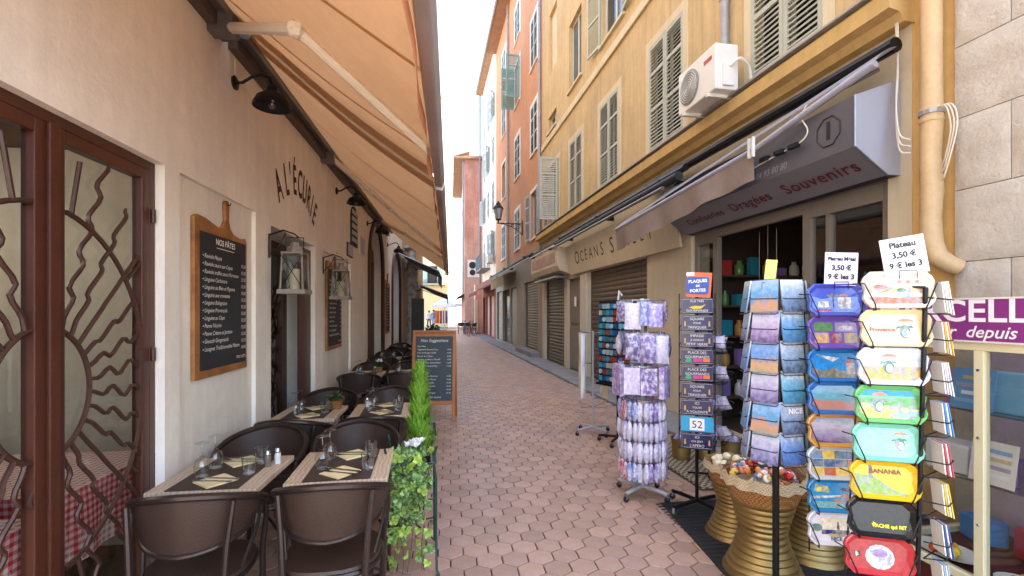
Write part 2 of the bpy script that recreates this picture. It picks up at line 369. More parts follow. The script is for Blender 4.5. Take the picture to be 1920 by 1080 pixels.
tile_me = MB(); tile_geo(tile_me, 0, 0); tile_me = tile_me.build('paving_tile', M['paver'], mesh_only=True)
rest = MB()
for c in cells:
    if c in near:
        part('paving_tile', tile_me, paving, (c[0], c[1], random.uniform(-.0015, .0015)), (random.uniform(-.006, .006), random.uniform(-.006, .006), random.uniform(-.012, .012)))
    else: tile_geo(rest, c[0], c[1], (random.uniform(-.008, .008), random.uniform(-.008, .008)), random.uniform(-.0015, .0015))
rest.build('paving_tile_field', M['paver'], paving)['kind'] = 'stuff'
def rpoly(pts, z): return [tuple(RW(x, y, z)) for x, y in pts]
side = MB()
for k in range(16):                                       # cement strip in poured bays
    y0, y1 = 3.2 + k * 1.9, 3.2 + (k + 1) * 1.9 - .012
    side.prism([tuple(RW(a, b)[:2]) for a, b in ((-.66, y0), (.05, y0), (.05, y1), (-.66, y1))], -.03, .035 + random.uniform(0, .004))
side.build('cement_pavement', M['cement'], bevel=.006)['kind'] = 'structure'
# ================================================================ building kit (facade frame: x into the house, y along, z up)
BLD = {}
def building(name, label, loc=None, rz=BETA):
    b = thing(name, label, 'building', loc if loc is not None else RW(0, 0, 0), rz); return b
def shell(b, y0, y1, z1, m, depth=6.0, x=0.0, z0=0.0):
    mb = MB(); s = 1 if depth > 0 else -1
    mb.add([(x, y0, z0), (x, y1, z0), (x, y1, z1), (x, y0, z1), (x + depth, y0, z0), (x + depth, y1, z0), (x + depth, y1, z1), (x + depth, y0, z1)],
           [(0, 4, 7, 3), (1, 2, 6, 5), (4, 5, 6, 7), (3, 7, 6, 2)])
    return mb.build('side_wall', m, b)
_slat = {}
def leaf(parent, y0, z0, w, h, m, x=-.03, rot=0.0, single=False, dirn=1, rows=(.40, .74)):
    """louvred shutter leaf: hinge at y0, opening towards dirn*y; returns the leaf with its slats"""
    t = .034; st = .055; cuts = [0] + [r * h for r in rows] + [h]
    f = MB(); f.box(-t / 2, t / 2, 0, dirn * st, 0, h); f.box(-t / 2, t / 2, dirn * (w - st), dirn * w, 0, h)
    for i, c in enumerate(cuts):
        a = c if i == 0 else (c - .06 if i == len(cuts) - 1 else c - .035); f.box(-t / 2 + .002, t / 2 - .002, dirn * st, dirn * (w - st), a, a + .06)
    lf = f.build('shutter', m, parent); lf.location = (x, y0, z0); lf.rotation_euler = (0, 0, rot)
    pitch = .058; zs = []
    for i in range(len(cuts) - 1):
        a, b = cuts[i] + .06, cuts[i + 1] - .06; n = max(2, int((b - a) / pitch)); zs += [a + (k + .5) * (b - a) / n for k in range(n)]
    if single:
        key = (round(w, 3), m.name, dirn)
        if key not in _slat:
            s = MB(); s.box(-.024, .024, dirn * st, dirn * (w - st), -.004, .004, Matrix.Rotation(R(-56), 4, 'Y')); _slat[key] = s.build('slat', m, mesh_only=True)
        for z in zs: part('slat', _slat[key], lf, (0, 0, z))
    else:
        s = MB()
        for z in zs: s.box(-.024, .024, dirn * st, dirn * (w - st), -.004, .004, Matrix.Translation((0, 0, z)) @ Matrix.Rotation(R(-56), 4, 'Y'))
        s.build('slat_row', m, lf)['kind'] = 'stuff'
    return lf
def window(b, y0, y1, z0, z1, sm, mode='closed', trim=None, single=False, glassm=None, x=0.0, ang=150):
    """opening already cut in the wall: casement, glass, trim, sill and shutters"""
    w = MB(); fw = .05
    for a, c, e, g in ((y0, y0 + fw, z0, z1), (y1 - fw, y1, z0, z1), (y0 + fw, y1 - fw, z0, z0 + fw), (y0 + fw, y1 - fw, z1 - fw, z1), ((y0 + y1) / 2 - .03, (y0 + y1) / 2 + .03, z0 + fw, z1 - fw)):
        w.box(x + .10, x + .15, a, c, e, g)
    wf = w.build('window', mat('window_paint', 'c9c4b4', .5), b)
    p = MB().poly([(x + .125, y0, z0), (x + .125, y1, z0), (x + .125, y1, z1), (x + .125, y0, z1)]).build('pane', glassm or mat('dark_pane', '20252a', .08, spec=.8), wf)
    sl = MB().box(x - .06, x + .02, y0 - .07, y1 + .07, z0 - .06, z0 - .004).build('sill', trim or M['yellowtrim'], wf)
    if trim:
        t = MB(); k = .13
        t.box(x - .012, x + .002, y0 - k, y0, z0, z1 + k); t.box(x - .012, x + .002, y1, y1 + k, z0, z1 + k); t.box(x - .012, x + .002, y0, y1, z1, z1 + k)
        t.build('window_surround', trim, wf)
    hw = (y1 - y0) / 2
    if mode == 'closed':
        leaf(b, y0, z0 + .01, hw - .004, z1 - z0 - .02, sm, x + .0, 0, single); leaf(b, y1, z0 + .01, hw - .004, z1 - z0 - .02, sm, x + .0, 0, single, -1)
    elif mode == 'open':
        leaf(b, y0, z0, hw, z1 - z0, sm, x - .035, R(ang), single); leaf(b, y1, z0, hw, z1 - z0, sm, x - .035, -R(ang), single, -1)
    elif mode == 'half':
        leaf(b, y0, z0, hw, z1 - z0, sm, x - .035, R(85), single); leaf(b, y1, z0, hw, z1 - z0, sm, x - .035, -R(178), single, -1)
    return wf
def roller(b, y0, y1, z0, z1, m, x=.06, pitch=.11, single=True):
    """roller door: each lath a curved slat of its own"""
    n = int((z1 - z0) / pitch); h = (z1 - z0) / n
    prof = [(x, 0), (x - .012, h * .25), (x - .016, h * .5), (x - .012, h * .75), (x, h * .96), (x + .012, h * .97), (x + .012, 0)]
    me = MB().prism(prof, y0, y1, 'y').build('shutter_slat', m, mesh_only=True)
    gm = mat('shutter_guide', '6f675e', .5, metal=.5); fr = MB().box(x - .03, x + .03, y0 - .05, y0, z0, z1).build('roller_door', gm, b); MB().box(x - .03, x + .03, y1, y1 + .05, z0, z1).build('guide_rail', gm, fr)
    if single:
        for k in range(n): part('shutter_slat', me, fr, (0, 0, z0 + k * h))
    else:
        a = MB()
        for k in range(n): a.prism([(p[0], p[1] + z0 + k * h) for p in prof], y0, y1, 'y')
        a.build('shutter_slat_row', m, fr)['kind'] = 'stuff'
    MB().box(x + .06, x + .10, y0 - .1, y1 + .1, z0, z1 + .1).build('backing', M['dark'], fr)
    return fr
def eave(b, y0, y1, z, m, out=.55):
    r = b if b.type == 'MESH' else None
    e = MB().prism([(-out, z), (-out, z + .10), (3.0, z + 1.3), (6.0, z + .1), (6.0, z)], y0 - .1, y1 + .1, 'y').build('roof', M['tile_roof'], b)
    g = MB(); n = int((y1 - y0) / .22)
    for k in range(n): g.tube([(-out - .04, y0 + (k + .5) * (y1 - y0) / n, z + .13), (.6, y0 + (k + .5) * (y1 - y0) / n, z + .40)], .08, 6)
    g.build('roof_tile_row', M['tile_roof'], e)['kind'] = 'stuff'
    MB().tube([(-out - .08, y0 - .1, z + .03), (-out - .08, y1 + .1, z + .03)], .07, 8).build('gutter', M['zinc'], e)
def pipe(b, y, z0, z1, x=-.08, r=.05, m=None):
    o = MB().tube([(x, y, z0), (x, y, z1)], r, 10).build('downpipe', m or M['zinc'], b, True)
    c = MB()
    z = z0 + .8
    while z < z1: c.lathe([(r + .012, -.02), (r + .012, .02)], 10, (x, y, z)); z += 1.9
    c.build('pipe_clip', m or M['zinc'], o)
# ---------------------------------------------------------------- cream house over the souvenir shop
b = building('cream_house', 'cream yellow house with sage louvred shutters above the souvenir shop')
F1 = [(6.7, 7.8), (9.15, 10.2), (11.45, 12.47), (13.6, 14.65), (4.15, 5.18)]
hol = [(a, c, 4.33, 6.17) for a, c in F1] + [(11.5, 12.55, 7.6, 9.4), (8.9, 10.1, 7.5, 9.35), (13.85, 14.8, 7.3, 7.78), (13.8, 14.7, 9.1, 11.0), (6.3, 7.4, 7.5, 9.35), (4.1, 5.1, 7.5, 9.35)]
hol += [(a, c, 10.6, 12.2) for a, c in ((4.3, 5.2), (6.4, 7.4), (8.9, 10), (11.4, 12.4))]
MB().sheet(3.3, 15.62, 3.95, 14.5, hol, 0, .22).build('wall', M['yellow'], b)
shell(b, 3.3, 15.62, 14.5, M['yellow'])
for i, (a, c) in enumerate(F1): window(b, a, c, 4.33, 6.17, M['sage'], 'half' if i == 3 else 'closed', M['yellowtrim'], single=(i != 3))
window(b, 11.5, 12.55, 7.6, 9.4, M['sage'], 'none', None, glassm=mat('netting', '5d605c', .8, var=.3, scale=5))
for a, c in ((8.9, 10.1), (6.3, 7.4), (4.1, 5.1)): window(b, a, c, 7.5, 9.35, M['sage'], 'open', M['yellowtrim'], ang=172)
window(b, 13.85, 14.8, 7.3, 7.78, M['sage'], 'none')
MB().box(.10, .16, 13.8, 14.7, 9.1, 11.0).build('blind_niche', M['yellowtrim'], b)
for a, c in ((4.3, 5.2), (6.4, 7.4), (8.9, 10), (11.4, 12.4)): window(b, a, c, 10.6, 12.2, M['sage'], 'closed', M['yellowtrim'])
MB().box(-.05, .0, 3.3, 15.62, 6.98, 7.16).build('string_course', M['yellowtrim'], b, bevel=.012)
co = MB().prism([(0.02, 3.90), (-.10, 3.90), (-.14, 3.97), (-.24, 3.99), (-.24, 4.13), (-.20, 4.17), (0.02, 4.2)], 3.28, 15.62, 'y').build('cornice', M['ochre'], b)
MB().box(-.27, .0, 3.27, 15.63, 4.172, 4.19).build('cornice_flashing', M['zinc'], b)
gh = [(3.5, 6.5, 0, 2.86), (7.9, 11.0, 0, 2.57), (13.02, 15.3, 0, 2.6), (11.62, 12.72, 0, 2.5)]
MB().sheet(3.3, 15.62, 0, 3.95, gh, 0, .3).build('ground_floor_wall', M['beige'], b)
roller(b, 7.92, 10.98, .03, 2.57, M['rollbrown'], .10, .105)
roller(b, 13.07, 15.25, .03, 2.6, M['rolldark'], .10, .10)
MB().box(.08, .14, 11.63, 12.71, 0, 2.5).box(.05, .08, 11.7, 12.64, .1, 1.2).box(.05, .08, 11.7, 12.64, 1.3, 2.4).build('panel_door', M['taupe'], b, bevel=.008)
MB().box(-.05, -.002, 11.02, 11.46, .02, 2.55).build('pilaster', mat('pale_pilaster', 'cfc4b2', .8, var=.08, streak=.1), b, bevel=.01)
MB().prism([(-.06, 2.575), (-.10, 2.575), (-.24, 3.30), (-.20, 3.30)], 6.62, 12.1, 'y').build('fascia', M['beige'], b)
MB().box(-.012, -.003, 11.9, 12.05, 1.75, 2.0).build('notice', M['paperwhite'], b)
# the painted shop name leans with the fascia
fx = Vector((-.14, 0, .725)).normalized()
for k, (ch, yy, sz) in enumerate(zip('OCEANS STREET', [11.35, 10.98, 10.68, 10.36, 10.02, 9.66, 9.4, 9.12, 8.72, 8.40, 8.08, 7.78, 7.48], [.44, .36, .36, .36, .36, .40, 0, .46, .36, .34, .32, .32, .36])):
    if sz: text(ch, M['ink'], b, basis((-.166 - .004, yy, 2.93), (0, -1, 0), fx), 'painted_letter', size=sz, shear=.12)
pipe(b, 15.72, 3.6, 14.4)
pipe(b, 5.6, 4.8, 14.4, -.07, .055)
# ---------------------------------------------------------------- orange house
b = building('orange_house', 'tall orange house with grey blue shutters behind the street lamp')
hol = []
cols_o = [(16.35, 17.4), (19.55, 20.7), (23.3, 24.4)]
rows_o = [(4.3, 6.0), (7.4, 9.2), (10.6, 12.4), (13.4, 14.9)]
for a, c in cols_o: hol += [(a, c, e, g) for e, g in rows_o]
MB().sheet(15.62, 26.6, 3.9, 16.3, hol, 0, .2).build('wall', M['orange'], b)
shell(b, 15.62, 26.6, 16.3, M['orange'])
for i, (a, c) in enumerate(cols_o):
    for k, (e, g) in enumerate(rows_o):
        mode = 'open' if (i, k) in ((1, 2), (0, 0)) else ('none' if (i, k) in ((2, 1),) else 'closed')
        window(b, a, c, e, g, M['teal'] if (i, k) == (1, 2) else M['grblue'], mode, M['white'], ang=95 if (i, k) == (1, 2) else 172)
eave(b, 15.62, 26.6, 16.3, M['tile_roof'])
pipe(b, 22.2, 3.6, 16.2); 
gh = [(16.3, 18.65, .2, 2.75), (20.3, 21.9, .1, 2.7), (22.1, 24.2, .1, 2.7), (24.4, 26.2, .1, 2.7)]
MB().sheet(15.62, 26.6, 0, 3.9, gh, 0, .3).build('ground_floor_wall', mat('taupe_front', '9a8c7a', .75, var=.1, streak=.12), b)
roller(b, 16.35, 18.6, .22, 2.75, M['rolldark'], .10, .10)
MB().box(-.32, .0, 16.0, 18.9, 0, .2).build('doorstep', M['cement'], b, bevel=.015)
MB().box(.1, .14, 20.3, 21.9, .1, 2.7).box(.07, .1, 20.45, 21.75, .25, 1.1).box(.07, .1, 20.45, 21.75, 1.25, 2.55).build('panel_door', M['taupe'], b)
MB().box(.12, .15, 22.1, 24.2, .1, 2.7).build('shop_window', mat('dark_pane', '20252a', .08, spec=.8), b)
roller(b, 24.45, 26.15, .1, 2.7, mat('grey_roller_shutter', '8f8678', .5, metal=.2, var=.1), .10, .12, False)
# ---------------------------------------------------------------- pale house
b = building('pale_house', 'pale pink beige house beyond the orange one with small balcony')
cols_p = [(27.3, 28.2), (29.6, 30.5), (31.8, 32.6)]; rows_p = [(4.6, 6.3), (7.6, 9.3), (10.4, 12.0), (13, 14.4)]
MB().sheet(26.6, 33.4, 3.7, 17.0, [(a, c, e, g) for a, c in cols_p for e, g in rows_p], 0, .2).build('wall', M['pale'], b)
shell(b, 26.6, 33.4, 17.0, M['pale'])
for i, (a, c) in enumerate(cols_p):
    for k, (e, g) in enumerate(rows_p): window(b, a, c, e, g, M['grblue'], 'open' if (i + k) % 3 == 0 else 'closed', M['white'], ang=150)
eave(b, 26.6, 33.4, 17.0, M['tile_roof'], .4)
pipe(b, 33.2, 3.6, 16.9, -.2, .06, mat('slate_pipe', '6d6a78', .5))
MB().sheet(26.6, 33.4, 0, 3.7, [(27.5, 29.2, .1, 2.6), (29.6, 31.2, .1, 2.6), (31.6, 33.0, .1, 2.6)], 0, .3).build('ground_floor_wall', mat('red_brown_front', '7d3b31', .7, var=.12), b)
roller(b, 27.55, 29.15, .1, 2.6, mat('salmon_shutter', 'b98a76', .5, var=.1), .10, .12, False)
roller(b, 29.65, 31.15, .1, 2.6, mat('salmon_shutter', 'b98a76', .5, var=.1), .10, .12, False)
MB().box(.2, .25, 31.6, 33.0, .1, 2.6).build('doorway', M['dark'], b)
bal = MB().box(-.6, 0, 29.2, 32.6, 4.25, 4.35).build('balcony', M['cement'], b)
rl = MB()
for k in range(28): rl.tube([(-.57, 29.25 + k * .122, 4.35), (-.57, 29.25 + k * .122, 5.25)], .012, 5)
rl.box(-.60, -.54, 29.2, 32.6, 5.25, 5.29)
for k in range(5): rl.tube([(-.57 + k * .13, 29.22, 4.35), (-.57 + k * .13, 29.22, 5.25)], .012, 5)
rl.build('railing', mat('blue_grey_rail', '4d5a66', .5), bal)
# ---------------------------------------------------------------- red house whose end wall closes the view
b = building('red_house', 'brick red rendered house end wall at the far end of the street', (0, 0, 0), 0)
MB().box(1.05, 7.0, 35.2, 47, 0, 13.0).build('wall', M['red'], b)
MB().prism([(.25, 13.0), (.25, 13.08), (1.3, 13.22), (7.5, 13.22), (7.5, 13.0)], 34.9, 47.4, 'y').build('roof', M['tile_roof'], b)
g = MB()
for k in range(40): g.tube([(.2, 35.0 + k * .31, 13.12), (1.4, 35.0 + k * .31, 13.5)], .1, 6)
g.build('roof_tile_row', M['tile_roof'], b)['kind'] = 'stuff'
for k in range(3):
    for j in range(3):
        w = MB().box(.99, 1.06, 36.4 + k * 3.4, 37.4 + k * 3.4, 4.2 + j * 3, 5.9 + j * 3).build('shutter', M['grblue'], b)
MB().tube([(.95, 35.5, 3), (.95, 35.5, 13)], .06).build('downpipe', M['zinc'], b)
MB().box(1.25, 2.2, 35.17, 35.198, 4.2, 5.5).build('fan_housing', mat('pale_poster', 'dcd6cc', .6), b)
for z, r in ((5.1, .26), (4.55, .22)): MB().lathe([(r, 0), (r, .02)], 18, M=Matrix.Translation((1.62, 35.168, z)) @ Matrix.Rotation(R(90), 4, 'X')).build('fan_grille', M['ink'], b)
MB().sheet(34.0, 35.19, 0, 3.6, [(34.15, 35.05, .1, 2.5)], 1.75, .2).build('shop_wing', M['pale'], b)
# ---------------------------------------------------------------- stone house on the right: dressed blocks
b = building('stone_house', 'pale limestone house with large rough blocks right of the downpipe')
MB().sheet(-1.7, 2.98, 0, 15, (), .02, .3).build('wall', M['joint'], b); shell(b, -1.7, 2.98, 15, M['stone'], 6, .02)
bi = 0
for r_ in range(17):
    z0 = -.12 + r_ * .52; y = 2.985; k = 0
    while y > 1.0 and z0 < 9:
        L_ = (.34 if (r_ % 2 and k == 0) else random.uniform(.58, .74)); y1 = max(y - L_, .9)
        blk = MB(); n = 4
        def fn(u, v, a=y1 + .003, c=y - .003, e=max(z0, 0) + .003, g=z0 + .517):
            edge = 0 if 0 < u < 1 and 0 < v < 1 else 1
            return (-.012 - (0 if edge else random.uniform(.006, .020)), lerp(a, c, u), lerp(e, g, v))
        blk.grid(fn, 9, 8); blk.add([(-.012, y1 + .003, max(z0, 0) + .003), (-.012, y - .003, max(z0, 0) + .003), (-.012, y - .003, z0 + .517), (-.012, y1 + .003, z0 + .517),
                 (.05, y1 + .003, max(z0, 0) + .003), (.05, y - .003, max(z0, 0) + .003), (.05, y - .003, z0 + .517), (.05, y1 + .003, z0 + .517)], [(0, 4, 5, 1), (1, 5, 6, 2), (2, 6, 7, 3), (3, 7, 4, 0)])
        blk.build('stone_block', M['stone'], b, True); y = y1; k += 1
MB().sheet(2.985, 3.3, 0, 14.5, (), .01, .2).build('yellow_strip', mat('ochre_strip', 'd3a867', .85, var=.1, streak=.12), b)
# ---------------------------------------------------------------- houses on the left beyond the restaurant
def far_house(name, label, p0, p1, h, m, cols, rows, sm, mode='closed', ground=None, x_shop=None):
    d = Vector((p1[0] - p0[0], p1[1] - p0[1], 0)); L_ = d.length; ang = math.atan2(-d.x, d.y)
    b = building(name, label, (p0[0], p0[1], 0), ang)
    hol = [(a, a + .95, e, e + 1.8) for a in cols for e in rows]
    MB().sheet(0, L_, 0, h, hol, 0, -.2).build('wall', m, b); shell(b, 0, L_, h, m, -6)
    for (a, c, e, g) in hol:
        w = MB().box(-.16, -.12, a, c, e, g).build('window', mat('dark_pane', '20252a', .08, spec=.8), b)
        for s in (0, 1): MB().box(.0, .04, a - .48 if s else c, a if s else c + .48, e, g).build('shutter', sm, w)
        MB().box(.0, .07, a - .1, c + .1, e - .08, e).build('sill', M['white'], w)
    MB().prism([(.08, h), (.08, h + .1), (-3, h + 1.2), (-6, h)], -.05, L_ + .05, 'y').build('roof', M['tile_roof'], b)
    return b
far_house('ochre_house', 'tall ochre house left beyond the restaurant awning', (-1.5, 15.0), (-1.5, 26.0), 14.0, M['yellow'], [1.2, 4, 7], [4.6, 7.8, 11], M['grblue'])
fh = far_house('white_house', 'sunlit white house with narrow windows far down the left side', (-.25, 50.0), (1.9, 74), 24, M['white'], [1.2 + 2.6 * k for k in range(8)], [4.8, 8, 11.2, 14.4, 17.6], M['grblue'])
pipe(fh, 20, 3, 18.8, .1, .06)
b = building('end_house', 'yellow house with green shutters closing the far end of the street', (-5, 49.6, 0), 0)
MB().box(-9, 4.72, 0, 6, 0, 15).build('wall', mat('pale_yellow_front', 'e3cf9a', .9, var=.1, scale=.6), b)
for i, x in enumerate((-4.5, -1.6, .6, 2.6)):
    for z in (4.6, 8, 11.2):
        w = MB().box(x, x + 1.0, -.05, .02, z, z + 1.8).build('window', mat('dark_pane', '20252a', .08, spec=.8), b)
        for s in (-.52, 1.02): MB().box(x + s, x + s + .5, -.09, -.05, z, z + 1.8).build('shutter', M['teal'], w)
for x in (-1.8, .4): MB().box(x, x + 1.4, -.04, .02, 0, 2.6).build('doorway', M['dark'], b)
MB().box(1, 4.4, -.6, 0, 4.3, 4.42).build('balcony', M['cement'], b)
# ================================================================ restaurant on the left (wall plane x = -1.5)
WX = -1.5
b = building('restaurant_house', 'cream rendered restaurant front with brown sun-ray windows on the left', (0, 0, 0), 0)
holes = [(1.15, 2.70, .12, 2.38, -.046), (2.84, 3.87, .16, 2.38, -.03), (4.18, 5.48, .0, 2.33, -.30), (5.82, 7.35, .16, 2.33, -.03), (8.86, 10.70, .0, 3.40, -.25), (12.3, 14.3, .0, 3.25, -.25)]
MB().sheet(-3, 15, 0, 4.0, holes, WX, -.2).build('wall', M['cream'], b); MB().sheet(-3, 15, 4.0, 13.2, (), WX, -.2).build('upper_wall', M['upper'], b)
shell(b, -3, 15, 13.2, M['cream'], -7, WX)
for a, c, e, g, d in (holes[1], holes[3]): MB().poly([(WX + d, a, e), (WX + d, c, e), (WX + d, c, g), (WX + d, a, g)]).build('recessed_panel', M['creamlow'], b)
MB().box(WX, WX + .03, -3, 1.15, 0, .12).box(WX, WX + .03, 2.70, 4.18, 0, .12).box(WX, WX + .03, 5.48, 8.86, 0, .12).build('plinth', M['creamlow'], b)
MB().box(-1.60, WX + .035, 1.15, 2.70, .0, .118).build('window_sill', M['cement'], b)
for k in range(5):                                        # upper floor windows, out of the picture above the awning
    w = MB().box(WX - .06, WX + .012, -1.5 + k * 3.3, -.4 + k * 3.3, 5.0, 6.8).build('window', mat('dark_pane', '20252a', .08, spec=.8), b)
# ---- sun-ray window: two leaves of brown wood with iron rays in front of the glass
FX = -1.548
def sun_leaf(parent, y0, y1, z0, z1, cy, cz, side, rx=.60, rz=.74, irx=.23, irz=.26, x=FX, nray=14, bar=.0095):
    fw = .055; f = MB()
    f.box(x - .05, x, y0, y0 + fw, z0, z1); f.box(x - .05, x, y1 - fw, y1, z0, z1); f.box(x - .05, x - .001, y0 + fw, y1 - fw, z0, z0 + .11); f.box(x - .05, x - .001, y0 + fw, y1 - fw, z1 - fw, z1)
    fr = f.build('window_leaf', M['brown'], parent, bevel=.005)
    MB().poly([(x - .03, y0 + fw, z0 + .1), (x - .03, y1 - fw, z0 + .1), (x - .03, y1 - fw, z1 - fw), (x - .03, y0 + fw, z1 - fw)]).build('pane', M['pane'], fr)
    ya, yb, za, zb = y0 + fw * .8, y1 - fw * .8, z0 + .1, z1 - fw
    def inside(p): return ya <= p[0] <= yb and za <= p[1] <= zb
    gx = x - .012
    for (ax, az) in ((irx, irz), (rx, rz)):
        pts = [p for p in [(cy + side * ax * math.cos(R(t)), cz + az * math.sin(R(t))) for t in range(-90, 91, 5)] if inside(p)]
        if len(pts) > 2: MB().tube([(gx, p[0], p[1]) for p in pts], bar * 1.15, 6).build('iron_hoop', M['iron'], fr, True)
    for k in range(nray):
        t = R(-82 + 164 * k / (nray - 1)); pts = []
        for i in range(34):
            s = i / 33; rr = lerp(1.0, 4.6, s); wv = .026 * math.sin(s * 36 + k * 1.3) * min(1, s * 6)
            y, z = cy + side * (irx * rr * math.cos(t) + wv * math.sin(t)), cz + irz * rr * math.sin(t) + wv * math.cos(t)
            if not inside((y, z)):
                if pts: break
                continue
            if s > (.80 if k % 3 else .95): break
            pts.append((gx, y, z))
        if len(pts) > 3: MB().tube(pts, [bar] * (len(pts) - 1) + [bar * .6], 6).build('wavy_ray', M['iron'], fr, True)
    for k in range(nray - 1):                             # straight bars from the outer hoop to the frame
        if k % 3: continue
        t = R(-74 + 164 * k / (nray - 1)); pts = []
        for i in range(14):
            y, z = cy + side * (rx * math.cos(t) + .07 * i * math.cos(t)), cz + rz * math.sin(t) + .08 * i * math.sin(t)
            if not inside((y, z)): break
            pts.append((gx, y, z))
        if len(pts) > 1: MB().tube(pts, bar, 6).build('straight_ray', M['iron'], fr)
    return fr
sun_leaf(b, 2.065, 2.655, .16, 2.335, 2.035, 1.28, 1)
sun_leaf(b, 1.42, 2.035, .16, 2.335, 2.035, 1.28, -1)
wf = MB().box(-1.62, -1.547, 2.655, 2.70, .12, 2.38).box(-1.62, -1.547, 1.15, 1.42, .12, 2.38).box(-1.62, -1.547, 1.42, 2.655, 2.335, 2.38).box(-1.62, -1.547, 1.42, 2.655, .12, .16).build('window_frame', M['brown'], b, bevel=.004)
MB().box(-1.61, -1.540, 2.035, 2.065, .16, 2.335).box(-1.540, -1.530, 2.025, 2.075, .16, 2.335).build('mullion', M['brown'], b, bevel=.006)
for z in (.5, 1.38, 2.1): MB().tube([(-1.538, 2.672, z - .035), (-1.538, 2.672, z + .035)], .010, 8).build('hinge', M['iron'], wf)
# ---- door with iron rays
dr = MB().box(-1.86, -1.80, 4.18, 4.26, 0, 2.33).box(-1.86, -1.80, 5.40, 5.48, 0, 2.33).box(-1.86, -1.80, 4.26, 5.40, 2.25, 2.33).box(-1.86, -1.79, 4.80, 4.90, 0, 2.25).build('door_frame', M['brown'], b)
sun_leaf(b, 4.90, 5.40, .05, 2.25, 4.86, 1.2, 1, .44, .62, .16, .2, -1.80, 9, .009)
sun_leaf(b, 4.26, 4.80, .05, 2.25, 4.86, 1.2, -1, .44, .62, .16, .2, -1.80, 9, .009)
MB().box(-1.56, -1.545, 5.06, 5.47, 0, 2.28).build('open_door_edge', M['brown'], b)
# ---- arched doors with plank leaves and curtains
def arch_door(y0, y1, ztop, zs, m, curtain):
    r = (y1 - y0) / 2; cy = (y0 + y1) / 2; n = 14; rise = ztop - zs
    top = [(cy + r * math.cos(R(180 - 180 * k / n)), zs + rise * math.sin(R(180 * k / n))) for k in range(n + 1)]
    for half in (0, 1):                                    # spandrels over the arch
        pts = (top[:n // 2 + 1] + [(cy, ztop + .001), (y0, ztop + .001)]) if not half else (top[n // 2:] + [(y1, ztop + .001), (cy, ztop + .001)])
        MB().prism(pts, WX, WX - .24, 'x').build('arch_spandrel', M['cream'], b)
    d = MB().prism([(y0, 0)] + top + [(y1, 0)], WX - .20, WX - .23, 'x').build('arched_door', m, b)
    for k in range(6):
        yy = lerp(y0, y1, (k + .5) / 6); h = zs + rise * math.sqrt(max(0, 1 - ((yy - cy) / r) ** 2)) - .06
        MB().box(WX - .20, WX - .18, yy - r / 6 + .008, yy + r / 6 - .008, .05, h).build('plank', m, d)
    if curtain:
        def fn(u, v): return (WX - .10 + .025 * math.sin(u * 40), lerp(y0 + .05, y0 + .55 + .5 * v * v, u), lerp(.05, zs + .1, v))
        MB().grid(fn, 30, 8).build('curtain', mat('dark_red_curtain', '4a1f1a', .9, var=.2), d, True)
    MB().tube([(WX + .01, p[0], p[1]) for p in [(y0, 0)] + top + [(y1, 0)]], .045, 6).build('arch_trim', M['brown'], d)
arch_door(8.86, 10.70, 3.40, 2.5, mat('dark_brown_door', '36211a', .5, var=.2, streak=.2), True)
arch_door(12.3, 14.3, 3.25, 2.4, mat('dark_brown_door', '36211a', .5), True)
# ---- painted name over the door, letters on an arch
NAME = [('A', 4.36), ('L', 4.55), ("'", 4.66), ('É', 4.78), ('C', 4.94), ('U', 5.09), ('R', 5.23), ('I', 5.335), ('E', 5.44)]
for ch, y in NAME:
    t = (y - 4.88); z = 2.87 - .62 * t * t; sl = -1.24 * t * .8
    text(ch, M['sienna'], b, basis((WX + .004, y, z), (0, math.cos(sl), math.sin(sl)), (0, -math.sin(sl), math.cos(sl))) @ Matrix.Diagonal((.78, 1.55, 1, 1)), 'painted_letter', size=.255, bold=.005)
# ---- room behind the window
MB().box(-5.0, -1.72, -1, 4.0, -.02, .0).build('room_floor', mat('room_floor_tile', '5b4636', .6), b)
MB().box(-5.0, -4.9, -1, 4.0, 0, 3).build('room_wall', mat('room_panelling', '6d5238', .6, var=.2, streak=.3), b)
MB().box(-4.9, -1.66, 3.55, 3.65, 0, 3).build('room_partition', M['creamlow'], b)
MB().box(-5.0, -1.7, -1, 3.55, 2.7, 2.75).build('room_ceiling', mat('room_ceiling_paint', '4a3a2c', .8), b)
MB().box(-5.0, -1.72, 4.0, 6.0, -.02, .0).box(-3.4, -3.3, 3.7, 6, 0, 3).box(-3.3, -1.7, 6, 6.1, 0, 3).box(-3.3, -1.7, 4.0, 6, 2.7, 2.75).build('hall_wall', mat('hall_paint', '6b5f4c', .8, var=.2), b)
def fn(u, v): return (-1.78 + .018 * math.sin(u * 30), lerp(2.16, 2.62, u), lerp(.95, 2.3, v))
t = thing('ceiling_lamp', 'lit warm ceiling lamp inside the restaurant behind left window leaf', 'lamp', (-2.9, 2.55, 2.3))
em = bpy.data.materials.new('lit_bulb'); em.use_nodes = True; em.node_tree.nodes['Principled BSDF'].inputs['Emission Color'].default_value = (1, .8, .55, 1); em.node_tree.nodes['Principled BSDF'].inputs['Emission Strength'].default_value = 6
MB().blob((0, 0, 0), .05, 10).build('bulb', em, t, True); MB().tube([(0, 0, .05), (0, 0, .4)], .006, 5).build('cord', M['black'], t); MB().lathe([(.03, .06), (.12, -.0), (.115, -.005), (.025, .05)], 14).build('shade', M['black'], t, True)
ld_ = bpy.data.lights.new('ceiling_lamp_light', 'POINT'); ld_.energy = 2.5; ld_.color = (1, .86, .7); ld_.shadow_soft_size = .06; lo_ = bpy.data.objects.new('ceiling_lamp_light', ld_); C.objects.link(lo_); lo_.parent = t; lo_.location = (0, 0, -.08)
ging = stripes_mat('gingham', 'f0e6e2', 'c81e2e', 9, both=True)
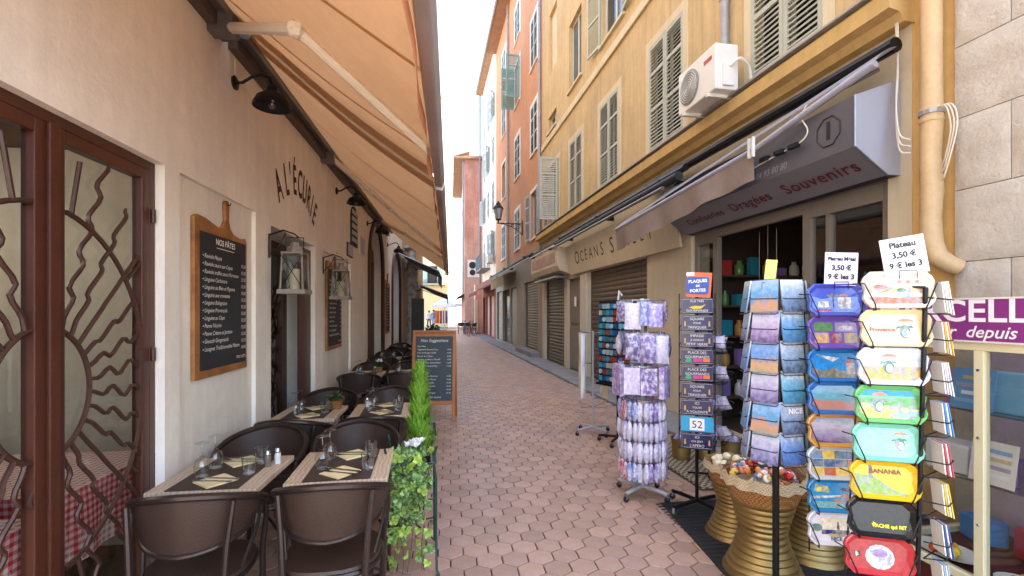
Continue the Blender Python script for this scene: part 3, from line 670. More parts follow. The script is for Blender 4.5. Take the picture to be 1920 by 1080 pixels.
def draped_table(x, y, w, d, label):
    t = thing('dining_table', label, 'table', (x, y, 0), 0)
    def cl(u, v):                                          # cloth: flat top, falling sides with soft folds
        a = 2 * math.pi * u; e = lambda c: math.copysign(min(1, abs(c) * 1.5), c)
        if v <= .5: s = v * 2; return (w / 2 * s * e(math.cos(a)), d / 2 * s * e(math.sin(a)), .76)
        s = (v - .5) * 2; k = 1 + .05 * s * math.sin(a * 11); return (w / 2 * k * e(math.cos(a)), d / 2 * k * e(math.sin(a)), .76 - .34 * s)
    MB().grid(cl, 72, 8).build('tablecloth', ging, t, True)
    for sx in (-1, 1):
        for sy in (-1, 1): MB().box(sx * w * .42 - .025, sx * w * .42 + .025, sy * d * .42 - .025, sy * d * .42 + .025, 0, .74).build('leg', M['brown'], t)
    return t
draped_table(-2.15, 2.75, .8, .75, 'indoor table under red and white gingham cloth behind right window leaf')
draped_table(-2.05, 1.75, .8, .8, 'indoor table under red gingham cloth behind left window leaf')
# ================================================================ awnings
AZ, BZ, AXW, AXF = 3.52, 2.50, -1.40, -.09
def awning(label, y0, y1, arms, seams):
    t = thing('awning', label, 'awning', (0, y0, 0), 0); L_ = y1 - y0
    def fab(u, v):
        sag = -.05 * math.sin(math.pi * v) - (.008 * math.sin(u * L_ * 4.4) + .004 * math.sin(u * L_ * 11 + v * 5)) * math.sin(math.pi * v)
        return (lerp(AXW, AXF, v), u * L_, lerp(AZ, BZ + .05, v) + sag)
    f = MB().grid(fab, int(L_ * 12), 14).build('fabric', M['awning'], t, True)
    for s in seams:
        def sm(u, v): p = fab((s - y0 + (u - .5) * .03) / L_, v); return (p[0], p[1], p[2] - .004)
        MB().grid(sm, 1, 14).build('seam', mat('awning_seam', 'b98a58', .9, trans=.3), f)
    MB().prism([(AXW - .07, AZ - .04), (AXW + .03, AZ - .07), (AXW + .06, AZ + .0), (AXW + .02, AZ + .07), (AXW - .07, AZ + .07)], 0, L_, 'y').build('roller_tube', M['bar'], t, bevel=.01)
    MB().box(WX, WX + .06, 0, L_, AZ - .13, AZ - .05).build('wall_rail', mat('dark_rail', '5d5149', .5, metal=.4), t)
    MB().prism([(AXF - .02, BZ - .02), (AXF + .03, BZ - .03), (AXF + .05, BZ + .02), (AXF + .03, BZ + .07), (AXF - .02, BZ + .07)], 0, L_, 'y').build('front_bar', mat('lilac_grey_bar', 'a39a98', .45, metal=.3, var=.08), t, bevel=.008)
    def val(u, v): y = u * L_; return (AXF - .035 + .006 * math.sin(y * 9), y, lerp(BZ + .03, BZ - .075 - .02 * math.sin(y * 7), v))
    MB().grid(val, int(L_ * 16), 3).build('valance', M['valance'], t, True)
    for (py, ex, ey, ez, fy) in arms:
        a = MB(); P0, E0, Q0 = Vector((AXW + .02, py - y0, AZ - .12)), Vector((ex, ey - y0, ez)), Vector((AXF - .01, fy - y0, BZ + .01))
        a.box(WX, AXW + .05, py - y0 - .05, py - y0 + .05, AZ - .17, AZ - .045)
        ar = a.build('arm_bracket', M['bar'], t)
        MB().tube([P0, E0], [.034, .03], 8).build('upper_arm', M['armpaint'], ar)
        MB().tube([E0, Q0], [.028, .024], 8).build('fore_arm', M['armpaint'], ar)
        MB().blob(E0, .045).build('elbow', M['armpaint'], ar)
    return t
awning('tan retractable awning nearest to the camera over the sun-ray window', .75, 3.33, [(3.18, -.72, 2.32, 2.93, 2.75), (.95, -.8, 1.5, 2.9, 1.25)], [1.9, 2.9])
awning('long tan awning over the restaurant door and the farther tables', 3.41, 11.4, [(5.75, -.82, 6.6, 3.02, 7.5), (9.6, -.82, 8.8, 3.02, 8.2)], [4.7, 6.0, 7.3, 8.6, 9.9])
def cs(u, v): return (lerp(AXW + .05, AXF - .03, v), lerp(3.12, 3.62, u), lerp(AZ - .02, BZ + .035, v) - .055 * math.sin(math.pi * v))
o = MB().grid(cs, 3, 14).build('awning_joint_cover', M['awnband'], None, True); tag(o, 'darker brown cloth strip under the joint between both tan awnings', 'awning')
# ================================================================ wall lamps, lanterns, boards
def wall_lamp(y, label):
    t = thing('wall_lamp', label, 'lamp', (WX, y, 3.2), 0, 'black gooseneck lamps along the restaurant wall')
    if 'wl' not in _slat:
        r = Matrix.Translation((.0, 0, 0)) @ Matrix.Rotation(R(90), 4, 'Y')
        sh = [(.025, .10), (.035, .09), (.04, .06), (.10, .02), (.125, -.03), (.128, -.045), (.118, -.04), (.09, .01), (.03, .05)]
        _slat['wl'] = [('wall_plate', MB().lathe([(.045, 0), (.05, .012), (.03, .022)], 14, M=r).build('wall_plate', M['black'], mesh_only=True)),
            ('gooseneck', MB().tube([(.01, 0, 0), (.06, -.01, .0), (.12, -.02, .035), (.19, -.03, .055), (.25, -.04, .03), (.27, -.045, -.03)], .010, 8).build('gooseneck', M['black'], True, True, mesh_only=True)),
            ('lamp_shade', MB().lathe(sh, 20, (.27, -.045, -.13)).build('lamp_shade', M['black'], None, True, mesh_only=True)),
            ('bulb', MB().blob((.27, -.045, -.145), (.032, .032, .045), 10).build('bulb', M['glass'], None, True, mesh_only=True)),
            ('bulb_socket', MB().lathe([(.016, 0), (.016, .05)], 10, (.27, -.045, -.11)).build('bulb_socket', M['ivory'], None, mesh_only=True))]
    for n, me in _slat['wl']: part(n, me, t)
    MB().tube([(.008, 0, .04), (.006, 0, .16)], .004, 5).build('power_cord', M['cable'], t)
wall_lamp(3.5, 'black gooseneck wall lamp closest to camera under the near awning')
wall_lamp(6.45, 'second black gooseneck wall lamp, right of the painted name')
wall_lamp(8.75, 'third black gooseneck wall lamp, beside the first arched door')
wall_lamp(11.5, 'farthest black gooseneck wall lamp, between the two arched doors')
def lantern(y, label):
    t = thing('lantern', label, 'lantern', (WX, y, 1.75), 0, 'candle lanterns on iron brackets'); c = .21; w = .088
    MB().tube([(.01, 0, .30), (.01, 0, .50)], .008, 6).tube([(.01, 0, .49), (.12, 0, .53), (c, 0, .50), (c + .03, 0, .47)], .007, 6).tube([(.01, 0, .33), (.09, 0, .40), (.14, 0, .51)], .006, 6).build('wall_bracket', M['black'], t)
    f = MB(); 
    for sx in (-1, 1):
        for sy in (-1, 1): f.tube([(c + sx * w, sy * w, .03), (c + sx * w * .86, sy * w * .86, .34)], .008, 4)
    f.box(c - w - .02, c + w + .02, -w - .02, w + .02, 0, .035); f.box(c - w * .95, c + w * .95, -w * .95, w * .95, .33, .345)
    gw = mat('weathered_grey_wood', '8a8178', .8, var=.2, scale=15)
    f.build('frame', gw, t)
    MB().lathe([(.075, .345), (.05, .39), (.035, .40), (.035, .43)], 4, (c, 0, 0)).build('cap', gw, t)
    MB().tube([(c - .07, 0, .35), (c - .07, 0, .47), (c + .07, 0, .47), (c + .07, 0, .35)], .005, 5).build('handle', M['black'], t)
    k = w - .006
    MB().add([(c + sx * k, sy * k, z) for z in (.04, .33) for sx, sy in ((-1, -1), (1, -1), (1, 1), (-1, 1))], [(0, 1, 5, 4), (1, 2, 6, 5), (2, 3, 7, 6), (3, 0, 4, 7)]).build('glass', M['pane'], t)
    g = MB()
    for sy in (-1, 1):
        g.tube([(c - k, sy * k, .05), (c + k, sy * k, .32)], .003, 4); g.tube([(c + k, sy * k, .05), (c - k, sy * k, .32)], .003, 4)
    g.build('cross_wire', M['black'], t)
    o = MB().lathe([(.038, .0), (.04, .17), (.03, .175)], 14, (0, 0, 0)).build('candle', mat('candle_wax', 'e9dcc0', .5, trans=.2), None, True)
    o.location = (WX + c, y, 1.787); tag(o, 'cream pillar candle inside ' + label.split(' with ')[0], 'candle', 'pillar candles in the lanterns')
lantern(4.12, 'grey wooden lantern hanging left of the restaurant door with wire cross')
lantern(5.78, 'grey wooden lantern hanging right of the restaurant door with wire cross')
LINES = ['Raviolis Niçois', 'Raviolis sauce aux Cèpes', 'Raviolis truffes sauce Parmesan', 'Linguine Carbonara', 'Linguine au Bleu et Pignons', 'Linguine aux crevettes', 'Linguine Bolognaise', 'Linguine Provençale', 'Linguine au Cèpe', 'Penne Niçoise', 'Penne Crème et Jambon', 'Gnocchi Gorgonzola', 'Lasagnes Traditionnelles Maison']
def menu_board(y0, y1, z0, z1, label, head, x=-1.528, handle=True, lines=LINES):
    w, h = y1 - y0, z1 - z0; t = thing('menu_board', label, 'menu board', (x, y0, z0), 0)
    c = w * .58
    out = [(0, 0), (w, 0), (w, h * .965), (w * .97, h), (w * .85, h * .985), (c + .09, h + .0), (c + .045, h + .03), (c + .022, h + .08), (c + .03, h + .19), (c + .012, h + .215), (c - .012, h + .215), (c - .03, h + .19), (c - .022, h + .08), (c - .05, h + .035), (c - .11, h + .01), (w * .18, h + .045), (w * .05, h + .05), (0, h + .03)] if handle else [(0, 0), (w, 0), (w, h), (0, h)]
    MB().prism(out, 0, .024, 'x').build('wooden_board', M['oak'], t, bevel=.004)
    MB().box(.0245, .027, .055 * w / .7, w - .03, .05, h - .045).build('slate', M['slate'], t)
    def ln(s, yy, zz, sz, **k): text(s, M['chalk'], t, basis((.0285, yy, zz), (0, 1, 0), (0, 0, 1)), 'handwriting', size=sz, valign='BOTTOM', **k)
    ln(head, w * .53, h - .115, .052 * w / .7, bold=.001)
    MB().box(.0275, .0285, w * .36, w * .7, h - .128, h - .124).build('underline', M['chalk'], t)
    gap = (h - .32) / len(lines)
    for i, s in enumerate(lines):
        z = h - .21 - i * gap * 1.0
        ln(('• ' if handle else '') + s, w * .11, z, .036 * w / .7, align='LEFT', shear=.25); ln(random.choice(['12.50', '14.00', '13.50', '15.00', '12.00']), w * .95, z - .02, .034 * w / .7, align='RIGHT', shear=.15)
    ln('PRIX NETS', w * .95, .075, .03 * w / .7, align='RIGHT')
    if handle: MB().tube([(-.03, c, h + .185), (.04, c, h + .185), (.045, c, h + .20)], .004, 5).build('hook', M['black'], t)
    return t
menu_board(3.0, 3.72, 1.19, 2.14, 'chopping-board shaped pasta menu with chalk list left of the door', 'NOS PÂTES')
menu_board(6.0, 6.78, 1.12, 2.19, 'narrower looking chalk menu right of the door behind second lantern', 'NOS PIZZAS')
menu_board(11.0, 11.75, 1.1, 2.3, 'chalk menu between the two arched doors', 'NOS VIANDES', x=WX + .002)
def plaque(y, z, w, h, label, cat, m, arch=False):
    pts = [(-w / 2, 0), (w / 2, 0), (w / 2, h * .7)] + [(w / 2 * math.cos(R(a)), h * .7 + h * .3 * math.sin(R(a))) for a in (30, 60, 90, 120, 150)] + [(-w / 2, h * .7)] if arch else [(-w / 2, 0), (w / 2, 0), (w / 2, h), (-w / 2, h)]
    t = thing('wall_plaque' if not arch else 'niche_grille', label, cat, (WX, y, z))
    MB().prism(pts, 0, .02, 'x').build('panel', m, t)
    if arch:
        for k in range(5): MB().box(.02, .032, -w / 2 + .03, w / 2 - .03, .06 + k * h * .17, .12 + k * h * .17).build('cross_bar', M['greypaint'], t)
    else: MB().box(.02, .026, -w / 2 + .02, w / 2 - .02, .02, h - .02).build('face', M['greypaint'], t)
plaque(7.55, 2.62, .46, .62, 'small dark arched wall niche with grille above the third lamp', 'niche', M['slate'], True)
plaque(7.25, 2.42, .36, .2, 'small grey plaque under the arched wall niche', 'plaque', M['slate2'])
plaque(8.2, 2.55, .4, .32, 'pale square plaque beside the arched wall niche', 'plaque', M['creamlow'])
# ================================================================ terrace furniture
def chair_parts():
    P = []
    def rail(t, k=0): a = R(t); s = abs(t) / 112; return (.285 * math.sin(a), -.235 * math.cos(a) + .03 * s, .84 - .15 * s ** 1.7)
    def low(t): a = R(t); s = abs(t) / 112; return (.235 * math.sin(a), -.205 * math.cos(a) + .02 * s, .585 + .08 * s ** 1.6)
    ts = [-112 + 224 * i / 28 for i in range(29)]
    P.append(('top_rail', MB().tube([rail(t) for t in ts], .017, 8).build('top_rail', M['chairtube'], None, True, mesh_only=True)))
    P.append(('lower_rail', MB().tube([low(t) for t in ts[3:-3]], .012, 8).build('lower_rail', M['chairtube'], None, True, mesh_only=True)))
    def bk(u, v):
        t = lerp(-104, 104, u); a, c = rail(t), low(t); bul = .018 * math.sin(math.pi * v)
        return (lerp(c[0], a[0], v) * (1 + bul), lerp(c[1], a[1], v) * (1 + bul), lerp(c[2], a[2], v))
    P.append(('backrest', MB().grid(bk, 32, 6).build('backrest', M['weave'], None, True, mesh_only=True)))
    def sq(r, z, n=24): return [(math.copysign(abs(math.cos(2 * math.pi * i / n)) ** .75, math.cos(2 * math.pi * i / n)) * r * 1.04, math.copysign(abs(math.sin(2 * math.pi * i / n)) ** .75, math.sin(2 * math.pi * i / n)) * r, z) for i in range(n)]
    s = MB(); n = 24; rings = [sq(.215, .440), sq(.228, .452), sq(.222, .466), sq(.10, .458)]
    s.add([p for r in rings for p in r], [(i * n + j, i * n + (j + 1) % n, (i + 1) * n + (j + 1) % n, (i + 1) * n + j) for i in range(3) for j in range(n)] + [tuple(range(n))[::-1], tuple(range(3 * n, 4 * n))])
    P.append(('seat', s.build('seat', M['weave'], None, True, mesh_only=True)))
    P.append(('seat_ring', MB().tube(sq(.226, .438), .013, 6, True).build('seat_ring', M['chairtube'], None, True, mesh_only=True)))
    for sx in (-1, 1):
        P.append(('leg', MB().tube([(sx * .215, -.27, 0), (sx * .195, -.235, .25), (sx * .185, -.215, .45), (sx * .195, -.205, .62), (sx * .215, -.185, .80)], [.014, .016, .016, .015, .013], 8).build('leg', M['chairtube'], None, True, mesh_only=True)))
        P.append(('leg', MB().tube([(sx * .225, .21, 0), (sx * .225, .19, .25), (sx * .235, .15, .45), (sx * .262, .125, .62), (sx * .262, .108, .69)], [.014, .016, .016, .014, .012], 8).build('leg', M['chairtube'], None, True, mesh_only=True)))
        P.append(('diagonal_brace', MB().tube([(sx * .19, -.22, .33), (sx * .215, -.06, .47), (sx * .25, .02, .60), (sx * .275, .03, .74)], .010, 6).build('diagonal_brace', M['chairtube'], None, True, mesh_only=True)))
    P.append(('stretcher', MB().tube([(-.20, -.235, .24), (-.11, -.12, .33), (0, 0, .37), (.11, .11, .33), (.222, .195, .24)], .009, 6).build('stretcher', M['chairtube'], None, True, mesh_only=True)))
    P.append(('stretcher', MB().tube([(.20, -.235, .24), (.11, -.12, .325), (0, 0, .352), (-.11, .11, .325), (-.222, .195, .24)], .009, 6).build('stretcher', M['chairtube'], None, True, mesh_only=True)))
    return P
CH = chair_parts()
def chair(x, y, rz, label):
    t = thing('bistro_chair', label, 'chair', (x, y, 0), rz, 'brown woven bistro armchairs on the terrace')
    t.scale = (.93, .95, 1)
    for n, me in CH: part(n, me, t)
# ---- table
TBL = [('tabletop', MB().box(-.25, .25, -.27, .27, .718, .75).build('tabletop', M['tabletop'], None, bevel=.006, mesh_only=True)),
       ('column', MB().tube([(0, 0, .05), (0, 0, .715)], .03, 12).box(-.16, .16, -.03, .03, .695, .716).box(-.03, .03, -.16, .16, .690, .7155).build('column', M['black'], None, mesh_only=True))]
_ft = MB().tube([(0, 0, .06), (.10, 0, .05), (.24, 0, .018)], [.022, .018, .014], 8).lathe([(.022, 0), (.022, .016)], 10, (.235, 0, 0)).build('foot', M['black'], None, mesh_only=True)
MATME = MB().box(-.165, .165, -.262, .262, 0, .003).build('placemat', M['mat'], mesh_only=True)
NAPME = MB().box(-.075, .075, -.075, .075, 0, .004).box(-.073, .073, -.073, .06, .004, .007).build('napkin', M['napkin'], None, mesh_only=True)
def knife():
    return MB().prism([(-.009, -.105), (.009, -.105), (.010, -.02), (.006, .0), (.010, .02), (.009, .09), (0, .115), (-.006, .02), (-.006, -.02)], 0, .003).build('knife', M['cutlery'], None, mesh_only=True)
def fork():
    f = MB().prism([(-.008, -.10), (.008, -.10), (.004, .02), (.011, .045), (-.011, .045), (-.004, .02)], 0, .003)
    for k in (-.0085, -.0028, .0028, .0085): f.box(k - .0016, k + .0016, .045, .10, 0, .003)
    return f.build('fork', M['cutlery'], None, mesh_only=True)
KN, FK = knife(), fork()
# a stemmed glass stands upside down on its rim; tumbler; shakers
WG = MB().lathe([(.033, 0), (.038, .03), (.040, .055), (.030, .085), (.010, .10), (.0045, .105), (.004, .155), (.008, .165), (.034, .170), (.034, .173), (.006, .170)], 18).build('wine_glass', M['glass'], None, True, mesh_only=True)
TG = MB().lathe([(.030, 0), (.036, .09), (.0345, .09), (.029, .006)], 16).build('tumbler', M['glass'], None, True, mesh_only=True)
def shaker(x, y, z, label, dark):
    t = thing('shaker', label, 'shaker', (x, y, z), 0, 'salt and pepper shakers')
    MB().lathe([(.018, 0), (.017, .05), (.014, .06)], 12).build('jar', mat('pepper_fill', '6a5d50', .2) if dark else mat('salt_fill', 'cfcdc8', .2), t, True)
    MB().lathe([(.016, .06), (.017, .07), (.010, .085)], 12).build('cap', M['chrome'], t, True)
ROWN = ['nearest', 'second', 'third', 'fourth', 'fifth']
def setting(x, y, sgn, where, glasses=True, rzs=0.6):
    nm = tag(obj('napkin', NAPME, None, (x, y, .7535), (0, 0, R(45) + random.uniform(-.15, .15))), 'folded cream napkin ' + where, 'napkin', 'cream napkins on the terrace tables')
    a = random.uniform(-.2, .2) + R(75)
    tag(obj('knife', KN, None, (x + .01, y + .018, .7610), (0, 0, a)), 'steel knife on cream napkin ' + where, 'knife', 'knives on the terrace tables')
    tag(obj('fork', FK, None, (x - .01, y - .018, .7610), (0, 0, a)), 'steel fork on cream napkin ' + where, 'fork', 'forks on the terrace tables')
    if glasses:
        tag(obj('wine_glass', WG, None, (x + random.uniform(-.12, -.09), y + sgn * random.uniform(.06, .10), .7535)), 'upside down stemmed glass ' + where, 'wine glass', 'upturned stemmed glasses')
        tag(obj('tumbler', TG, None, (x + random.uniform(.105, .13), y + sgn * random.uniform(.04, .10), .7535)), 'clear tumbler ' + where, 'tumbler', 'clear tumblers')
def table(x, y, rz, row, col, full=True):
    side = 'by the wall' if col == 0 else 'on the street side'
    nm = ROWN[row] + ' row ' + side
    t = thing('bistro_table', 'oak look bistro table of the ' + nm, 'table', (x, y, 0), rz, 'bistro tables on the terrace')
    for n, me in TBL: part(n, me, t)
    for k in range(4): part('foot', _ft, t, (0, 0, 0), (0, 0, R(45 + 90 * k)))
    tag(obj('placemat', MATME, None, (x, y, .7503), (0, 0, rz)), 'dark brown runner on the table of the ' + nm, 'placemat', 'dark runners on the terrace tables')
    setting(x + .01, y - .15, 1, 'at near edge of ' + nm + ' table'); setting(x + .01, y + .16, -1, 'at far edge of ' + nm + ' table')
    chair(x + (.06 if row == 0 and col == 0 else .02) + random.uniform(-.02, .02), y - (.36 if row == 0 else .50) + random.uniform(-.02, .0), random.uniform(-.07, .07), 'brown woven armchair at near side of ' + nm + ' table')
    chair(x + random.uniform(-.03, .03), y + .44 + random.uniform(0, .03), math.pi + random.uniform(-.08, .08), 'brown woven armchair at far side of ' + nm + ' table')
ROWS = [2.67, 4.17, 6.72, 8.9, 11.1]
for r, y in enumerate(ROWS):
    table(-1.175, y, random.uniform(-.02, .02), r, 0); table(-.585 if r < 2 else -.62, y + .05, .05, r, 1)
shaker(-1.0, 2.74, .7503, 'pepper shaker beside salt on nearest wall table', True); shaker(-.965, 2.79, .7503, 'salt shaker with steel cap on nearest wall table', False)
shaker(-.74, 4.33, .7503, 'salt shaker on second row street side table', False)
# ---- small basket plants on tables
def leaf_me(w, h, m, name='leaf'):
    return MB().add([(0, 0, 0), (w * .5, h * .35, .004), (w * .3, h * .7, .006), (0, h, 0), (-w * .3, h * .7, .006), (-w * .5, h * .35, .004), (0, h * .45, -.006)], [(0, 1, 6), (1, 2, 6), (2, 3, 6), (3, 4, 6), (4, 5, 6), (5, 0, 6)]).build(name, m, None, mesh_only=True)
DL = leaf_me(.035, .05, M['darkleaf'])
def basket_plant(x, y, z, label, flowers=False):
    t = thing('basket', 'small wicker basket holding ' + label, 'basket', (x, y, z), 0)
    MB().lathe([(.045, 0), (.062, .07), (.066, .075), (.060, .078), (.055, .05)], 18).build('weave', M['wicker'], t, True)
    MB().tube([(.066 * math.cos(a / 10 * math.pi), 0, .075 + .05 * math.sin(a / 10 * math.pi)) for a in range(11)], .005, 5).build('handle', M['wicker'], t)
    p = thing('potted_plant', label + ' in the wicker basket', 'plant', (x, y, z + .055), 0)
    st = MB()
    for k in range(8): a = k * .8; st.tube([(0, 0, 0), (.03 * math.cos(a), .03 * math.sin(a), .05)], .002, 4)
    st.build('stems', M['darkleaf'], p)
    for k in range(34):
        a = random.uniform(0, 6.28); r = random.uniform(.0, .06); o = part('leaf', DL, p, (r * math.cos(a), r * math.sin(a), random.uniform(.02, .07)), (random.uniform(-.3, .9), random.uniform(-.5, .5), a - 1.57))
    if flowers:
        fm = leaf_me(.026, .034, M['petal'], 'petal')
        for k in range(18): a = random.uniform(0, 6.28); r = random.uniform(0, .05); part('petal', fm, p, (r * math.cos(a), r * math.sin(a), random.uniform(.075, .11)), (random.uniform(.2, 1.3), 0, a))
basket_plant(-1.0, 4.30, .7503, 'dark green herb')
basket_plant(-1.02, 6.85, .7503, 'white flowering plant', True)
# ================================================================ A-frame menu board in the street
t = thing('pavement_sign', 'wooden A-frame chalkboard standing in the street behind the conifer', 'menu board', (-.24, 7.13, 0), R(-6))
tilt = Matrix.Rotation(R(-9), 4, 'X')
for sgn in (1, -1):
    Mx = Matrix.Translation((0, -.20 * sgn, 0)) @ Matrix.Rotation(R(-9 * sgn), 4, 'X')
    for sx in (-1, 1): MB().box(sx * .30 - .022, sx * .30 + .022, -.012, .012, 0, 1.31, Mx).build('post', M['pine'], t, bevel=.003)
    MB().box(-.278, .278, -.011, .011, 1.25, 1.31, Mx).build('top_rail', M['pine'], t); MB().box(-.278, .278, -.011, .011, .24, .30, Mx).build('bottom_rail', M['pine'], t)
    MB().box(-.278, .278, -.004, .006, .30, 1.25, Mx).build('slate', M['slate2'], t)
    if sgn == 1:
        def ln(s, x, z, sz, **k): text(s, M['chalk'], t, Mx @ basis((x, -.0065, z), (1, 0, 0), (0, 0, 1)), 'handwriting', size=sz, valign='BOTTOM', **k)
        ln('Nos Suggestions', 0, 1.155, .062, shear=.25)
        for k, s in enumerate(['Nos Plats', 'Tagliatelle Saumon Frais', 'Filet de Rouget Grillé', 'Daube aux Cèpes', 'Gambas au Beurre Persillé', 'Côte de Veau Grand-Mère', 'Magret de Canard Miel', '', 'Nos Desserts', 'Tarte Fine aux Pommes', 'Crème Brûlée Maison', 'Tiramisu au Nutella', 'Fondant au Chocolat', 'Café Gourmand', 'Assiette de Fromages']):
            ln(s, -.25, 1.085 - k * .049, .032, align='LEFT', shear=.25)
            if s and k not in (0, 8): ln(random.choice(['14.90', '12.50', '16.00']), .255, 1.085 - k * .049, .03, align='RIGHT')
        ln('Bon Appétit', .03, .335, .035, shear=.2)
MB().box(-.32, .32, -.02, .02, 1.296, 1.325).build('hinge_cap', M['pine'], t)
# ================================================================ wire plant stand with conifer, ivy and cyclamen
SX, SY = -.25, 3.06
GM = mat('dark_green_wire', '1f3a36', .5, metal=.3, var=.1)
t = thing('plant_stand', 'dark green wire plant stand at the street edge of the tables', 'plant stand', (SX, SY, 0), R(4))
for (x, y) in ((-.15, -.17), (.15, -.17), (.15, .17), (-.15, .17)):
    MB().tube([(x * 1.12, y * 1.3, .012), (x * 1.02, y * 1.15, .04), (x, y, .3), (x, y, .58), (x * .9, y * .95, .70), (x * 1.02, y, .84 if (x > 0 and y > 0) else .78)], .0075, 7).build('leg', GM, t, True)
MB().tube([(-.15, -.17, .68), (.15, -.17, .68), (.15, .17, .68), (-.15, .17, .68)], .006, 6, True).build('top_ring', GM, t); MB().tube([(-.15, -.17, .46), (.15, -.17, .46), (.15, .17, .46), (-.15, .17, .46)], .006, 6, True).build('shelf_ring', GM, t)
MB().tube([(.15, -.17, .20), (0, 0, .27), (-.15, .17, .20)], .005, 6).build('cross_brace', GM, t); MB().tube([(-.15, -.17, .20), (0, 0, .258), (.15, .17, .20)], .005, 6).build('cross_brace', GM, t)
MB().tube([(.05, .17, .84), (.155, .17, .84), (.155, .03, .80)], .007, 6).build('top_bar', GM, t)
for k in range(5): MB().tube([(-.15 + .075 * k, -.17, .464), (-.15 + .075 * k, .17, .464)], .004, 5).build('shelf_wire', GM, t)
zp = thing('planter', 'grey metal planter box in the wire plant stand', 'planter', (SX, SY, .47), R(4))
MB().add([(sx * w, sy * d, z) for w, d, z in ((.095, .115, 0), (.125, .145, .20), (.118, .138, .20), (.112, .130, .16)) for sx, sy in ((-1, -1), (1, -1), (1, 1), (-1, 1))],
         [(3, 2, 1, 0)] + [(a + k, a + (k + 1) % 4, a + 4 + (k + 1) % 4, a + 4 + k) for a in (0, 4, 8) for k in range(4)]).build('box', M['steel'], zp)
MB().poly([(-.113, -.131, .165), (.113, -.131, .165), (.113, .131, .165), (-.113, .131, .165)]).build('soil', mat('soil', '3a2a1e', .95, var=.3, scale=30), zp)
cz = thing('conifer', 'slender bright green conifer in the planter', 'shrub', (SX + .05, SY + .06, .635), 0)
MB().tube([(0, 0, 0), (.004, 0, .3), (0, 0, .60)], [.010, .007, .002], 6).build('trunk', M['bark'], cz)
fo = MB()
for k in range(1100):                                       # feathery upright sprays
    h = random.random() ** .9 * .58; rad = .100 * (1 - h / .64) ** .8 * (.35 + .65 * random.random()) * (1 + .35 * math.sin(h * 60 + 2)) ; a = random.uniform(0, 6.283)
    cx, cy = rad * math.cos(a), rad * math.sin(a); L_ = random.uniform(.055, .11) * (1.1 - h * .6); out = random.uniform(.1, .7)
    tip = Vector((cx + out * L_ * math.cos(a), cy + out * L_ * math.sin(a), h + L_)); base = Vector((cx * .55, cy * .55, h)); sd_ = Vector((-math.sin(a), math.cos(a), 0)) * .0055
    mid = base.lerp(tip, .55)
    fo.add([base, mid - sd_, tip, mid + sd_], [(0, 1, 2, 3)])
    for s in (-1, 1):
        for q in (.35, .6):
            m0 = base.lerp(tip, q); e = m0 + sd_ * (s * 3.6) + Vector((0, 0, L_ * .32)); fo.add([m0, e + Vector((0, 0, -.004)), e + Vector((0, 0, .006))], [(0, 1, 2)])
fo.build('foliage', M['conifer'], cz)['kind'] = 'stuff'
def ivy_leaf(m):
    pts = [(0, 0), (.018, -.008), (.034, .008), (.024, .018), (.030, .034), (.014, .032), (0, .056), (-.014, .032), (-.030, .034), (-.024, .018), (-.034, .008), (-.018, -.008)]
    return MB().add([(x, y, .006 * math.cos(x * 90)) for x, y in pts] + [(0, .016, -.005)], [(i, (i + 1) % 12, 12) for i in range(12)]).build('leaf', m, None, mesh_only=True)
IL = [ivy_leaf(M['leaf']), ivy_leaf(M['leaf2'])]
iv = thing('ivy', 'variegated ivy trailing from the planter to the paving', 'plant', (SX - .02, SY - .14, .64), 0)
vines = []
for k in range(15):
    x0 = random.uniform(-.13, .13); L_ = random.choice([.18, .25, .32, .4, .52, .62]) if k > 2 else .63; dx = random.uniform(-.10, .06); y0 = -.01 + random.uniform(-.03, .02)
    vines.append([(x0 + dx * s * .5 + .012 * math.sin(s * 9 + k), y0 - .05 * min(1, s * 5) - .02 * math.sin(s * 5 + k), .03 + .03 * math.sin(min(1, s * 6) * 3.14) - L_ * s) for s in [i / 14 for i in range(15)]])
for v in vines: MB().tube(v, .0022, 4).build('stem', M['bark'], iv)
n = 0
for v in vines:
    L_ = -v[-1][2] + .03
    for k in range(int(6 + L_ * 26)):
        q = random.random(); i = min(13, int(q * 14)); p = v[i]; low = -p[2] > .30
        if low and random.random() < .45: continue
        s = random.uniform(.65, 1.25); o = part('leaf', IL[1 if (low and random.random() < .7) or random.random() < .25 else 0], iv, (p[0] + random.uniform(-.04, .04), p[1] - random.uniform(.0, .03), p[2] + random.uniform(-.03, .03)), (R(90) + random.uniform(-.7, .5), random.uniform(-.6, .6), random.uniform(-1.0, 1.0)))
        o.rotation_euler.rotate(Euler((0, 0, 0))); o.scale = (s, -s if random.random() < .7 else s, s); n += 1
for k in range(46):
    a = random.uniform(0, 6.28); s = random.uniform(.7, 1.2); o = part('leaf', IL[k % 4 == 0], iv, (.02 + .14 * math.cos(a) * random.random(), .06 + .10 * math.sin(a), .05 + random.uniform(-.02, .05)), (random.uniform(.2, 1.3), random.uniform(-.5, .5), random.uniform(-.9, .9))); o.scale = (s, s, s)
cy = thing('cyclamen', 'white cyclamen flowering above the ivy', 'plant', (SX + .015, SY - .09, .65), 0)
fm = leaf_me(.026, .040, M['petal'], 'petal')
for k in range(7):
    fx, fy, fz = random.uniform(-.05, .06), random.uniform(-.04, .03), random.uniform(.10, .15)
    MB().tube([(fx * .3, fy * .3, 0), (fx * .8, fy * .8, fz * .6), (fx, fy, fz)], .002, 4).build('stem', M['darkleaf'], cy)
    for j in range(5): part('petal', fm, cy, (fx, fy, fz), (random.uniform(.5, 1.2), random.uniform(-.3, .3), j * 1.26 + random.uniform(-.2, .2)))
